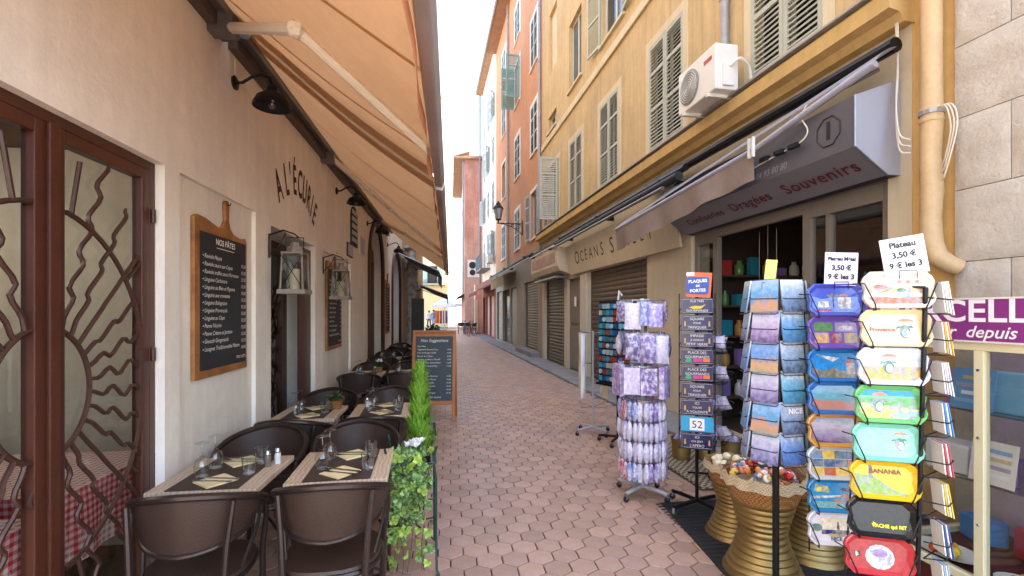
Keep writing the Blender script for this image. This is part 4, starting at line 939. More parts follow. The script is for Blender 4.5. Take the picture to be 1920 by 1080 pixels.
# ================================================================ farther along the left side
t = thing('plaster_column', 'knobbly white plaster column with hooks at the end of the terrace', 'column', (-1.28, 15.9, 0), 0)
prof = [(.20, 0)] + [(.17 + random.uniform(-.03, .04), .3 * k) for k in range(1, 13)] + [(.32, 3.7), (.36, 3.95), (.2, 4.2)]
MB().lathe(prof, 14).build('shaft', mat('mottled_white', 'cfc6b8', .9, var=.3, scale=6, col2='8d8478', mixf=5, bump=.6, bscale=12), t, True)
for z in (2.3, 3.0, 3.6): MB().tube([(.1, -.15, z), (.28, -.22, z), (.34, -.24, z + .12)], .012, 5).build('hook', M['black'], t)
def simple_awning(name, label, p0, p1, out, z0, z1, m, drop=.25, cat='awning'):
    p0, p1 = Vector(p0), Vector(p1); d = (p1 - p0); L_ = d.length; u = d.normalized(); nrm = Vector((u.y, -u.x, 0)) * out
    t = thing(name, label, cat, (p0.x, p0.y, 0), 0)
    A, B = Vector((0, 0, z0)), d + Vector((0, 0, z0)); Cc, D = B + nrm + Vector((0, 0, z1 - z0)), A + nrm + Vector((0, 0, z1 - z0))
    def fn(a, v): q = A.lerp(B, a).lerp(D.lerp(Cc, a), v); return (q.x, q.y, q.z - .04 * math.sin(math.pi * v))
    MB().grid(fn, 10, 6).build('fabric', m, t, True)
    def vl(a, v): q = D.lerp(Cc, a); return (q.x, q.y, q.z - drop * v + .012 * v * math.sin(a * L_ * 8))
    MB().grid(vl, int(L_ * 10), 2).build('valance', m, t, True)
    for e in (A, B):
        MB().tube([e + Vector((0, 0, -.1)), e + nrm + Vector((0, 0, z1 - z0))], .02, 6).build('arm', M['bar'], t)
    MB().tube([D, Cc], .025, 6).build('front_bar', M['bar'], t)
simple_awning('awning', 'dark slate blue awning past the end of the tan one', (-1.5, 13.2, 0), (-1.45, 16.2, 0), 1.15, 3.35, 2.75, mat('slate_blue_cloth', '40424f', .9, trans=.1), .35)
simple_awning('awning', 'burgundy awning over the next restaurant on the left', (-1.48, 18.0, 0), (-1.48, 24.5, 0), 1.35, 2.85, 2.25, mat('burgundy_cloth', '571b25', .9, trans=.12), .3)
# parasol, people, clothes stand, chalk stand, planters
def parasol(x, y, label):
    t = thing('parasol', label, 'parasol', (x, y, 0), 0)
    MB().tube([(0, 0, 0), (0, 0, 2.9)], .03, 8).build('pole', M['greypaint'], t)
    MB().add([(1.5 * math.cos(R(45 + 90 * k)), 1.5 * math.sin(R(45 + 90 * k)), 2.15) for k in range(4)] + [(1.5 * math.cos(R(45 + 90 * k)), 1.5 * math.sin(R(45 + 90 * k)), 1.98) for k in range(4)] + [(0, 0, 2.85)], [(0, 1, 8), (1, 2, 8), (2, 3, 8), (3, 0, 8), (0, 4, 5, 1), (1, 5, 6, 2), (2, 6, 7, 3), (3, 7, 4, 0)]).build('canopy', mat('white_canvas', 'e8e6e0', .9, var=.04, trans=.3), t)
    MB().lathe([(.25, 0), (.25, .08), (.05, .1)], 12).build('base', M['cement'], t)
parasol(-.55, 41, 'white square parasol far down the street above the walkers')
def person(x, y, rz, h, top, bottom, hair, label, stride=.14):
    """one continuous skin-modifier body; clothes coloured by height"""
    me = bpy.data.meshes.new('person'); k = h / 1.72
    V = [(0, 0, .96), (0, 0, 1.12), (0, .01, 1.30), (0, .01, 1.45), (0, .015, 1.53), (0, .03, 1.63), (0, .03, 1.70),
         (-.10, 0, .90), (-.10, stride, .50), (-.10, stride * .7, .08), (-.10, stride * .7 + .13, .03), (.10, 0, .90), (.10, -stride, .50), (.10, -stride * 2.1, .10), (.10, -stride * 2.1 + .12, .03),
         (-.19, .0, 1.41), (-.24, -.03, 1.14), (-.23, .10, .92), (-.22, .13, .83), (.19, .0, 1.41), (.24, .02, 1.14), (.23, -.02, .90), (.22, .0, .81)]
    E = [(0, 1), (1, 2), (2, 3), (3, 4), (4, 5), (5, 6), (0, 7), (7, 8), (8, 9), (9, 10), (0, 11), (11, 12), (12, 13), (13, 14), (3, 15), (15, 16), (16, 17), (17, 18), (3, 19), (19, 20), (20, 21), (21, 22)]
    rad = [.15, .14, .16, .11, .055, .10, .075, .10, .075, .05, .035, .10, .075, .05, .035, .07, .05, .04, .03, .07, .05, .04, .03]
    me.from_pydata([tuple(c * k for c in p) for p in V], E, []); o = obj('person', me, None, (x, y, 0), (0, 0, rz))
    sk = o.modifiers.new('skin', 'SKIN'); 
    for i, r_ in enumerate(rad): me.skin_vertices[0].data[i].radius = (r_ * k, r_ * k * .85); me.skin_vertices[0].data[i].use_root = (i == 0)
    sb = o.modifiers.new('sub', 'SUBSURF'); sb.levels = 1; sb.render_levels = 1
    m = bpy.data.materials.new('clothed_body'); m.use_nodes = True; N, L = m.node_tree.nodes, m.node_tree.links
    tc = N.new('ShaderNodeTexCoord'); sp = N.new('ShaderNodeSeparateXYZ'); L.new(tc.outputs['Object'], sp.inputs[0]); mr = N.new('ShaderNodeMapRange'); mr.inputs['From Max'].default_value = 1.8 * k; L.new(sp.outputs['Z'], mr.inputs[0])
    cr = N.new('ShaderNodeValToRGB'); cr.color_ramp.interpolation = 'CONSTANT'; e = cr.color_ramp.elements
    for _ in range(3): e.new(.5)
    for i, (q, c) in enumerate(((0, '2a2522'), (.06, bottom), (.53, top), (.84, 'b98468'), (.935, hair))): e[i].position = q; e[i].color = (*srgb(c), 1)
    L.new(mr.outputs[0], cr.inputs[0]); L.new(cr.outputs[0], N['Principled BSDF'].inputs['Base Color']); N['Principled BSDF'].inputs['Roughness'].default_value = .85
    me.materials.append(m); tag(o, label, 'person')
    hm = MB().blob((0, .01 * k, 1.665 * k), (.095 * k, .105 * k, .09 * k), 12, jit=.05).build('hair', mat('hair_' + hair, hair, .8), o, True)
    hm.location = (0, 0, .02)
person(-2.05, 45.5, .3, 1.70, 'c9c4cc', '3a3d4a', '3a2a20', 'walker in pale top far down the street under white parasol')
person(-1.6, 45, -.2, 1.76, '6c7484', '8d8f98', '2a211c', 'walker in grey blue shirt beside the orange cloth stand')
t = thing('clothes_stand', 'clothes stand with orange cloth at the far end of the street', 'clothes stand', (-1.15, 47.5, 0))
MB().tube([(-.5, 0, 0), (-.5, 0, 1.75), (.9, 0, 1.75), (.9, 0, 0)], .02, 6).build('rail', M['steel'], t)
for k, (c, w) in enumerate((('d8651f', .36), ('d8651f', .3), ('7a3d6a', .22), ('a33a4a', .22), ('5a5a8a', .25))):
    def fn(u, v, x0=-.45 + k * .27): return (x0 + w * (u - .5) * .9 + .1, .04 * math.sin(u * 20), lerp(1.72, .45, v))
    MB().grid(fn, 10, 4).build('garment', colmat(c, .9), t, True)
t = thing('canopy_stall', 'market stall with dark cloth roof by the clothes stand', 'stall', (.9, 56, 0))
for x in (-1.2, 1.2): MB().tube([(x, 0, 0), (x, 0, 2.2)], .03, 6).build('post', M['steel'], t)
MB().prism([(-1.4, 2.2), (1.4, 2.2), (0, 2.7)], -.8, .8, 'y').build('roof', colmat('545a6a', .9), t)
MB().box(-1.2, 1.2, -.3, .3, .7, .8).build('counter', M['oak'], t)
def foliage_clump(parent, n, c, r, me_leaf):
    for k in range(n):
        v = Vector((random.gauss(0, 1), random.gauss(0, 1), random.gauss(0, 1))).normalized() * random.random() ** .4
        o = part('leaf', me_leaf, parent, (c[0] + v.x * r[0], c[1] + v.y * r[1], c[2] + v.z * r[2]), (random.uniform(0, 6), random.uniform(0, 6), random.uniform(0, 6)))
BL = leaf_me(.09, .14, M['darkleaf'])
for i, (x, y) in enumerate(((-.62, 13.6), (-.58, 15.2), (-.6, 17.0))):
    w = ['first', 'second', 'last'][i]
    t = thing('planter', 'dark planter box, ' + w + ' behind the A-frame chalkboard', 'planter', (x, y, 0), 0, 'dark planters along the terrace')
    MB().prism([(-.26, 0), (.26, 0), (.30, .55), (-.30, .55)], -.5, .5, 'y').build('box', mat('dark_wood_box', '2e241e', .7), t)
    p = thing('planter_shrub', 'dark leafy shrub in the ' + w + ' planter box behind the chalkboard', 'shrub', (x, y, .55), 0, 'shrubs in the dark planters')
    MB().tube([(0, 0, -.05), (0, .02, .35)], .02, 5).build('trunk', M['bark'], p); foliage_clump(p, 90, (0, 0, .28), (.3, .5, .3), BL)
t = thing('dark_panel', 'tall dark menu stand behind the terrace tables', 'menu stand', (-.84, 12.3, 0), R(8))
MB().box(-.16, .16, -.02, .02, .5, 1.95).build('board', M['slate'], t); MB().tube([(-.12, 0, 0), (-.12, 0, .5)], .02, 5).tube([(.12, 0, 0), (.12, 0, .5)], .02, 5).build('legs', M['black'], t)
# ================================================================ souvenir shop front (facade frame)
def rthing(name, label, cat, x, y, z=0.0, group=None, rz=0.0): return thing(name, label, cat, RW(x, y, z), BETA + rz, group)
ALU = mat('taupe_aluminium', '8b8177', .45, metal=.3, var=.08, scale=4)
t = rthing('souvenir_shop', 'open souvenir shop front with taupe window frames under the grey sign', 'shop front', 0, 0)
fr = MB()
for y0, y1, z0, z1 in ((3.5, 3.60, 0, 2.72), (4.38, 4.48, 0, 2.72), (3.60, 4.38, 2.56, 2.72), (3.60, 4.38, 0, .5), (5.95, 6.05, 0, 2.72), (6.42, 6.5, 0, 2.72), (6.05, 6.42, 2.56, 2.72), (6.05, 6.42, 0, .5), (4.48, 5.95, 2.62, 2.72), (4.14, 4.19, .5, 2.56)):
    fr.box(.06, .13, y0, y1, z0, z1)
fr.build('window_frame', ALU, t, bevel=.004)
for y0, y1 in ((3.6, 4.14), (4.19, 4.38), (6.05, 6.42)): MB().poly([(.10, y0, .5), (.10, y1, .5), (.10, y1, 2.56), (.10, y0, 2.56)]).build('pane', M['pane'], t)
MB().box(.0, .08, 3.5, 6.5, 2.72, 2.86).build('lintel', ALU, t)
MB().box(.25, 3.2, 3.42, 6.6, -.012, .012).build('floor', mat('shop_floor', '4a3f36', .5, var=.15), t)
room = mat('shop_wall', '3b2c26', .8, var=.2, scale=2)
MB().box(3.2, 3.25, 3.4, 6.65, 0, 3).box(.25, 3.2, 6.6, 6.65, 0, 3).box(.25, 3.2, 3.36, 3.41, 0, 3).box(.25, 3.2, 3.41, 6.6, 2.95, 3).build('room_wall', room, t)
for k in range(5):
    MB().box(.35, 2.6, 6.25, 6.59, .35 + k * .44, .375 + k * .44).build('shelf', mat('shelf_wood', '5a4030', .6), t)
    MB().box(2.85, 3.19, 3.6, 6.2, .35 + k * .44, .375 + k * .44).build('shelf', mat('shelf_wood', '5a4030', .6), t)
PAL = [('lavender', '8f78b8'), ('dark purple', '4a3766'), ('teal', '2d8aa0'), ('white', 'd8d2d6'), ('red', 'a8322c'), ('ochre', 'b98a45'), ('pale blue', '8fb0cc'), ('green', '5f8a4a')]
for k in range(5):
    for j in range(9):
        nm, c = PAL[(j * 3 + k * 5) % 8]; x = .5 + j * .23; w = random.uniform(.05, .085)
        if (j + k) % 2: o = MB().lathe([(w * .8, 0), (w, .05), (w * .9, .15), (w * .4, .19), (w * .5, .22)], 9).build('gift_jar', colmat(c, .3), None, True)
        else: o = MB().box(-w, w, -w * .8, w * .8, 0, random.uniform(.12, .28)).build('gift_box', colmat(c, .4), None, bevel=.005)
        o.location = RW(x, 6.42, .376 + k * .44); o.rotation_euler = (0, 0, BETA); tag(o, nm + ' ' + o.name.split('.')[0].replace('_', ' ') + ' on the shelves inside the souvenir shop', 'souvenir', 'goods on the dark shop shelves')
# ---- hanging globes in the doorway
for i, (px, c) in enumerate(((5.15, '3f8fc0'), (5.0, 'c9c4bc'), (4.85, 'b8a890'))):
    t2 = rthing('hanging_bauble', ['blue', 'white', 'beige'][i] + ' glass bauble hanging in the shop doorway', 'bauble', .35, px + .35, 1.62 + .06 * (i % 2))
    MB().blob((0, 0, 0), .065, 12).build('globe', colmat(c, .15), t2, True); MB().tube([(0, 0, .06), (0, 0, 1.0)], .002, 4).build('string', M['cable'], t2)
# ---- sign box
t = rthing('shop_sign', 'grey box sign reading Souvenirs, Dragées, Confiseries with number 1', 'shop sign', 0, 3.39)
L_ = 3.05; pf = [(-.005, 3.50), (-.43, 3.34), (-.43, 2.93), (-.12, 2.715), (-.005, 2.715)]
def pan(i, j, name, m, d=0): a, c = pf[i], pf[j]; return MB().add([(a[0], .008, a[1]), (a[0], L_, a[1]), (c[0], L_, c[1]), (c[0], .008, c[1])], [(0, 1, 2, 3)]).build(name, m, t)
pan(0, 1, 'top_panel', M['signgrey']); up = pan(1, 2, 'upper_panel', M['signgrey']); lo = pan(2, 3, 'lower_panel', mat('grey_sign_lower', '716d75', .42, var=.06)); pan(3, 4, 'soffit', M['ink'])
MB().prism(pf, 0, .006, 'y').build('white_end_panel', M['signwhite'], t); MB().prism(pf, L_, L_ + .006, 'y').build('far_end_panel', M['signgrey'], t)
MB().tube([(-.432, .004, 3.34), (-.432, .004, 2.93), (-.12, .004, 2.713)], .007, 5).build('edge_trim', M['steel'], t)
RED = mat('dark_red_letters', '5c0f1c', .5, var=.1)
ld = Vector((pf[2][0] - pf[3][0], 0, pf[2][1] - pf[3][1])).normalized()
def slope(s, y, sz, fac=.5, m=RED): o_ = Vector((lerp(pf[3][0], pf[2][0], fac), y - 3.39, lerp(pf[3][1], pf[2][1], fac))) + Vector((-.003, 0, -.005)); return text(s, m, t, basis(o_, (0, -1, 0), ld), 'lettering', size=sz, cspace=1.12, bold=.0025)
slope('Souvenirs', 3.93, .19); slope('Dragées', 4.86, .175); slope('Confiseries', 5.72, .15)
text('1', M['ink'], t, basis((-.4325, .26, 3.14), (0, -1, 0), (0, 0, 1)), 'house_number', size=.20, bold=.010)
oc = [(.125 * math.cos(R(22.5 + 45 * k)), .13 * math.sin(R(22.5 + 45 * k))) for k in range(8)]
MB().tube([(-.433, .26 + p[0], 3.14 + p[1]) for p in oc], .006, 5, True).build('number_border', M['ink'], t)
text('A', RED, t, basis((-.4325, 1.30, 3.13), (0, -1, 0), (0, 0, 1)), 'lettering', size=.3, shear=.3); text('04 93 80 80', mat('faded_print', '8f8b92', .6), t, basis((-.4325, .95, 3.0), (0, -1, 0), (0, 0, 1)), 'lettering', size=.09, shear=.2)
c = thing('cable_run', 'white cable hanging over the grey sign with black clip lights', 'cable', RW(-.45, 3.86, 3.2), BETA)
MB().cord([(-.01, -.01, .26), (-.02, .04, .16), (-.01, -.02, .02), (-.02, .06, -.06), (-.02, .35, -.08), (-.03, .7, -.12), (-.04, .95, -.2)], .006, 6).build('cable', M['cable'], c, True)
for y in (.12, .3, .5, .75, .92): MB().cbox((-.03, y, -.07 - .1 * (y > .6)), (.05, .11, .045)).build('clip_light', M['black'], c, bevel=.006)
# ---- shop awning: crooked front bar with hanging valance
t = rthing('awning', 'half rolled shop awning with taupe valance over the souvenir sign', 'awning', 0, 0)
P = [Vector((-.70, 7.6, 2.98)), Vector((-.55, 4.42, 3.24)), Vector((-.40, 3.25, 3.52))]
MB().tube(P, [.026, .03, .033], 10).build('front_bar', mat('pale_lilac_bar', 'a5a3b0', .4, metal=.2), t, True)
def hood(u, v): a = P[0].lerp(P[2], u); w = a + Vector((.20, 0, .13)); q = a.lerp(w, v); return (q.x, q.y, q.z + .03 * math.sin(math.pi * v) + .02)
MB().grid(hood, 24, 6).build('fabric', mat('pale_canvas', '9c979c', .85, var=.1, scale=3, trans=.2), t, True)
def vl(u, v):
    a = P[0].lerp(P[1], u); k = math.sin(u * 31) * .024 * v + math.sin(u * 13 + 1) * .03 * v; return (a.x + k - .01, a.y + k * .5, a.z - .03 - v * lerp(.33, .27, u))
MB().grid(vl, 60, 5).build('valance', M['taupecloth'], t, True)
MB().tube([(-.15, 3.3, 3.72), (-.15, 7.6, 3.70)], .06, 10).build('roller_tube', M['black'], t)
for y, e in ((3.5, Vector((-.42, 3.5, 3.45))), (6.6, Vector((-.64, 6.6, 3.05)))): MB().tube([(-.1, y, 3.62), e], .02, 6).build('arm', M['bar'], t)
for dy in (-.03, .03): MB().box(-.60, -.57, 4.42 + dy - .008, 4.42 + dy + .008, 3.16, 3.36).build('clamp_peg', M['acwhite'], t)
# ---- black rolled awning along the Ocean shop and bars beyond
t = rthing('rolled_awning', 'black rolled up awning above the lettered beige fascia', 'awning', -.3, 6.2)
MB().tube([(-.06, 0, 3.50), (-.06, 6.3, 3.44)], .065, 10).build('cloth_roll', mat('black_cloth', '232329', .6), t, True); MB().tube([(.04, 0, 3.62), (.04, 6.3, 3.60)], .05, 8).build('roller_tube', M['black'], t, True)
MB().tube([(-.14, .3, 3.40), (-.14, 6.5, 3.36)], .028, 8).build('front_bar', M['bar'], t)
for y in (.5, 3.2, 6): MB().box(-.1, .3, y, y + .05, 3.5, 3.58).build('bracket', M['black'], t)
t = rthing('rolled_awning', 'rolled awning with thin pale bar over the dark brown shutter', 'awning', -.3, 12.6)
MB().tube([(0, 0, 3.52), (0, 3.1, 3.5)], .06, 8).build('cloth_roll', mat('brown_cloth', '4a3a34', .8), t, True); MB().tube([(-.12, 0, 3.42), (-.12, 3.1, 3.4)], .02, 6).build('front_bar', M['acwhite'], t); MB().box(0, .3, 1.5, 1.56, 3.5, 3.6).build('bracket', M['black'], t)
t = rthing('box_sign', 'beige box sign projecting over the dark brown shutter', 'shop sign', 0, 12.3)
MB().prism([(-.002, 2.62), (-.34, 2.72), (-.40, 2.86), (-.40, 3.34), (-.002, 3.34)], 0, 3.3, 'y').build('box', M['beige'], t, bevel=.01); MB().box(-.36, -.06, .4, 2.9, 2.55, 2.6).build('shutter_housing', M['steel'], t)
MB().box(-.408, -.40, .25, 3.05, 2.95, 3.25).build('faded_panel', mat('faded_red_print', 'b8937e', .7, var=.3, scale=2), t)
simple_awning('awning', 'tan folded awning above the grey shop front beyond the step', RW(-.02, 24.6), RW(-.02, 20.4), .55, 3.5, 3.25, mat('tan_cloth', 'b39a6a', .9, trans=.15), .5)
simple_awning('awning', 'dark red awning on the far right before the red house', RW(-.02, 33.0), RW(-.02, 27.2), 1.0, 3.35, 2.85, mat('dark_red_cloth', '7d2b30', .9, trans=.15), .25)
simple_awning('awning', 'long thin brown awning at the foot of the red house', (1.72, 46, 0), (1.72, 35.6, 0), 1.2, 3.4, 2.75, mat('brown_red_cloth', '6d3a30', .9), .2)
t = rthing('awning_rail', 'thin pale awning rail running past the orange house', 'awning', -.45, 15.7); MB().tube([(0, 0, 3.42), (0, 11, 3.4)], .03, 6).build('bar', M['bar'], t); MB().tube([(.12, 0, 3.55), (.12, 11, 3.52)], .06, 8).build('roll', mat('brown_cloth', '4a3a34', .8), t)
for y in (1, 5.5, 10): MB().box(0, .45, y, y + .05, 3.52, 3.6).build('bracket', M['black'], t)
# ---- air conditioners
def ac(x, y, z, label, s=1.0):
    t = rthing('air_conditioner', label, 'air conditioner', x, y, z, 'outdoor air conditioners')
    W, D, H = .82 * s, .30 * s, .58 * s
    MB().box(-D / 2, D / 2, -W / 2, W / 2, .04, H).build('casing', M['acwhite'], t, bevel=.018)
    Mx = Matrix.Translation((-D / 2 - .003, W * .17, H * .53)) @ Matrix.Rotation(R(-90), 4, 'Y')
    MB().lathe([(.215 * s, 0), (.215 * s, .008), (.2 * s, .014), (.03, .02)], 28, M=Mx).build('fan_grille', M['acgrille'], t, True)
    for k in range(7): MB().tube([Mx @ Vector((.03 * k * s * math.cos(a / 12 * 6.283) + .008 * math.cos(a / 12 * 6.283), (.03 * k * s + .008) * math.sin(a / 12 * 6.283), .0195)) for a in range(12)], .003, 4, True).build('grille_ring', M['acwhite'], t)
    MB().box(-D / 2 - .004, -D / 2 - .001, -W * .42, -W * .22, H * .72, H * .8).build('red_badge', colmat('b5332a'), t)
    MB().box(-D / 2 - .02, .35, -W * .36, -W * .31, 0, .04).build('bracket_arm', M['acwhite'], t); MB().box(-D / 2 - .02, .35, W * .31, W * .36, 0, .04).build('bracket_arm', M['acwhite'], t)
    MB().box(-D * .2, D * .25, -W / 2 - .03, -W / 2, .08, H * .6).build('valve_cover', M['acwhite'], t, bevel=.008)
    MB().cord([(.02, -W / 2 - .03, .3), (.1, -W / 2 - .1, .36), (.25, -W / 2 - .06, .28), (.3, -W / 2 - .02, .05), (.3, -W / 2, -.1)], .018, 7).build('pipework', M['cable'], t, True)
ac(-.35, 5.56, 4.17, 'white air conditioner on brackets between two first floor windows')
ac(-.3, 27.2, 4.4, 'small distant air conditioner on the pale house', .9)
# ---- wide cream downpipe with dented lower bend and looped cables
t = rthing('downpipe', 'wide dented cream downpipe between souvenir shop and stone house', 'downpipe', -.12, 3.06)
MB().tube([(0, 0, 14), (0, 0, 3.3), (.003, 0, 3.0), (-.004, .003, 2.75), (.004, 0, 2.5), (-.006, 0, 2.3), (-.004, 0, 2.12), (.01, -.03, 2.01), (.03, -.09, 1.95), (.09, -.12, 1.92)], [.066, .066, .069, .063, .070, .064, .072, .068, .064, .058], 16).build('pipe', M['pipe'], t, True)
for z in (3.02, 3.10, 5.2): MB().lathe([(.071, -.015), (.076, 0), (.071, .015)], 16, (0, 0, z)).build('collar', M['pipe'], t, True)
MB().lathe([(.078, 0), (.078, .03)], 12, (0, 0, 3.06)).build('clip', M['zinc'], t)
t = rthing('cable_loops', 'white cable looped around the cream downpipe', 'cable', -.25, 3.2)
for k in range(3): MB().cord([(.15, .13 + .02 * k, 4.2), (.14, .12, 3.6), (.10, .10, 3.25 - .05 * k), (.05, .03, 2.98 - .06 * k), (.04, -.06, 2.9 - .05 * k)], .006, 6).build('cable', M['cable'], t, True)
for k in range(3): MB().cord([(.12, -.20, 3.1), (.08, -.28 - .02 * k, 3.06), (.08, -.31 - .02 * k, 2.9), (.1, -.26, 2.72 - .06 * k), (.14, -.2, 2.66 - .05 * k)], .005, 6).build('cable', M['cable'], t, True)
# ---- street lamp on scrolled bracket
t = rthing('street_lamp', 'old iron street lamp on a scrolled wall bracket of the orange house', 'street lamp', 0, 19.0, 4.9)
IRON = mat('dark_green_iron', '1e2422', .5, metal=.4)
MB().box(-.04, 0, -.04, .04, -.15, .45).build('wall_plate', IRON, t)
MB().tube([(-.02, 0, .30), (-1.05, 0, .30)], .022, 7).build('arm', IRON, t)
def spiral(c, r0, r1, a0, a1, n=26): return [(c[0] + lerp(r0, r1, i / n) * math.cos(R(lerp(a0, a1, i / n))), 0, c[1] + lerp(r0, r1, i / n) * math.sin(R(lerp(a0, a1, i / n)))) for i in range(n + 1)]
MB().tube([(-.03, 0, -.12), (-.2, 0, .02), (-.45, 0, .17), (-.75, 0, .26), (-.95, 0, .29)], .016, 6).build('brace', IRON, t, True)
for c_, r_ in (((-.18, .17), .12), ((-.42, .23), .06)): MB().tube(spiral(c_, r_, .02, 0, 540), .011, 5).build('scroll', IRON, t, True)
MB().tube([(-1.0, 0, .30), (-1.0, 0, .42)], .03, 8).build('stem', IRON, t)
MB().lathe([(.10, .42), (.12, .45), (.10, .47)], 6, (-1.0, 0, 0)).build('lantern_base', IRON, t)
MB().lathe([(.10, .47), (.19, .88)], 6, (-1.0, 0, 0)).build('lantern_glass', mat('frosted_lamp_glass', 'c6ccd0', .3, trans=.4), t)
for k in range(6): a = R(60 * k); MB().tube([(-1 + .102 * math.cos(a), .102 * math.sin(a), .47), (-1 + .193 * math.cos(a), .193 * math.sin(a), .88)], .010, 4).build('lantern_rib', IRON, t)
MB().lathe([(.22, .88), (.21, .92), (.10, 1.06), (.10, 1.10), (.05, 1.14), (.02, 1.2)], 6, (-1.0, 0, 0)).build('lantern_roof', IRON, t)
# ================================================================ chocolate display case of the stone house
t = rthing('display_case', 'ivory framed glass display case under the purple chocolate sign', 'display case', -1.0, 2.72)
IV = M['ivory']
MB().box(.02, .88, -2.4, 0, 0, .17).build('base', mat('maroon_base', '5a2226', .5, var=.12), t, bevel=.005)
fm_ = MB()
for y in (-.03, -.58, -1.25, -1.9): fm_.box(0, .045, y - .0225, y + .0225, .20, 1.40)
fm_.box(0, .045, -2.4, 0, 1.40, 1.45).box(0, .045, -2.4, 0, .17, .215).box(.85, .89, -.045, -.005, .17, 1.45).box(.045, .85, -.045, -.005, 1.405, 1.45).box(.045, .85, -.045, -.005, .17, .21).build('frame', IV, t, bevel=.004)
for z in (.5, .95, 1.3): MB().lathe([(.008, 0), (.006, .005)], 8, M=Matrix.Translation((-.001, -.58, z)) @ Matrix.Rotation(R(-90), 4, 'Y')).build('screw', M['chrome'], t)
MB().poly([(.02, -2.4, .2), (.02, -.04, .2), (.02, -.04, 1.42), (.02, -2.4, 1.42)]).build('front_glass', M['pane'], t); MB().poly([(.04, -.025, .2), (.86, -.025, .2), (.86, -.025, 1.42), (.04, -.025, 1.42)]).build('end_glass', M['pane'], t)
for z in (.62, 1.02): MB().box(.3, .86, -2.35, -.06, z, z + .008).build('glass_shelf', M['glass'], t)
MB().box(.86, .89, -2.4, -.05, .17, 1.40).build('back_panel', mat('mauve_back', 'b5a2b0', .6, var=.1), t); MB().box(0.01, .9, -2.4, 0, 1.451, 1.458).build('top_glass', M['pane'], t)
t = rthing('purple_sign', 'purple sign lettered MARCELLIN above the display case', 'shop sign', -1.0, 2.78)
MB().box(-.012, .012, -2.4, 0, 1.452, 1.665).build('board', M['purple'], t); MB().box(-.016, .016, -2.4, .003, 1.665, 1.674).box(-.016, .016, -2.4, .003, 1.443, 1.4515).build('edge', M['acwhite'], t)
WT = mat('white_lettering', 'efe9ee', .5, var=.02)
text('MARCELLIN', WT, t, basis((-.0135, -.11, 1.60), (0, -1, 0), (0, 0, 1)) @ Matrix.Diagonal((1.10, 1, 1, 1)), size=.160, align='LEFT', bold=.003)
text('Chocolatier  depuis 1', WT, t, basis((-.0135, -.13, 1.495), (0, -1, 0), (0, 0, 1)), size=.085, align='LEFT', shear=.3, bold=.001)
CASE = [('blue cushion pack', '3f7fc4', (.10, .13, .1)), ('white box', 'dcd8d8', (.12, .16, .12)), ('pink tin', 'b87f9c', (.07, .09, .15)), ('red tin', 'a8283a', (.08, .08, .12)), ('violet pouch', '7a60b0', (.09, .1, .1)), ('sky blue tray', '7fb4d8', (.05, .16, .16)), ('cream box', 'd8cba8', (.1, .14, .1)), ('yellow pack', 'd8b030', (.08, .1, .08)), ('navy tin', '2a2f5a', (.08, .1, .14))]
for k in range(27):
    nm, c, s = CASE[k % 9]; s = tuple(q * 1.45 for q in s); z = (.172, .629, 1.029)[k % 3]; y = 2.72 - .16 - (k // 3) * .235 - random.uniform(0, .03)
    o = MB().box(-s[0] / 2, s[0] / 2, -s[1] / 2, s[1] / 2, 0, s[2]).build('sweet_box', colmat(c, .35), None, bevel=.012); o.location = RW(-1 + (.42 if z > .3 else .62), y, z); o.rotation_euler = (0, 0, BETA + random.uniform(-.4, .4))
    tag(o, nm + ' inside the glass display case ' + ('bottom' if z < .3 else 'middle shelf' if z < .9 else 'top shelf'), 'sweet box', 'sweet boxes in the display case')
for k in range(3):
    t = rthing('sweet_plate', ['nearer end', 'middle', 'farther end'][k] + ' white oval plate of candied fruit in display case', 'plate', -1 + .22, 2.45 - .42 * k, .172, 'plates of candied fruit')
    MB().lathe([(.09, 0), (.15, .025), (.155, .028), (.09, .008)], 20, sx=.8, sy=1.15).build('plate', M['acwhite'], t, True)
    for j in range(9): MB().blob((random.uniform(-.06, .06), random.uniform(-.09, .09), .03 + random.uniform(0, .02)), .028, 8, jit=.05).build('candied_fruit', colmat(random.choice(['e08a1c', 'e8c030', 'd8551c', 'c8d040']), .25), t, True)
# ================================================================ floor mats
o = MB().prism([(1.74, 3.72), (1.62, 2.3), (1.62, 1.2), (2.62, 1.2), (3.05, 2.6), (2.9, 3.75)], .001, .011).build('door_mat', M['rubber']); tag(o, 'black ribbed rubber mat under the racks', 'mat')
g = MB()
for k in range(46): g.box(1.68, 2.9, 1.3 + k * .053, 1.315 + k * .053, .011, .014)
gg = g.build('rib', M['rubber'], o); gg['kind'] = 'stuff'
t = thing('threshold_grid', 'perforated pale metal threshold plate before the shop door', 'threshold', (2.62, 4.5, 0), R(2.7))
MB().box(-.42, .45, -.55, .85, .02, .036).build('plate', woven('perforated_plate', '3a332c', 'b3a489', 28), t)
# ================================================================ racks
def caster_base(t, r, m, n=4, a0=0.0, cm=None):
    for k in range(n):
        a = a0 + 2 * math.pi * k / n; x, y = r * math.cos(a), r * math.sin(a)
        MB().tube([(0, 0, .085), (x * .6, y * .6, .08), (x, y, .072)], .016, 6).build('foot_bar', m, t)
        c = MB().lathe([(.024, -.010), (.026, 0), (.024, .010)], 12, M=Matrix.Translation((x, y, .027)) @ Matrix.Rotation(R(90), 4, 'X')).build('caster', M['rubber'], t)
        MB().box(x - .008, x + .008, y - .014, y + .014, .03, .072).build('fork', M['steel'], c)
WIRE = mat('black_wire', '141416', .4, metal=.5)
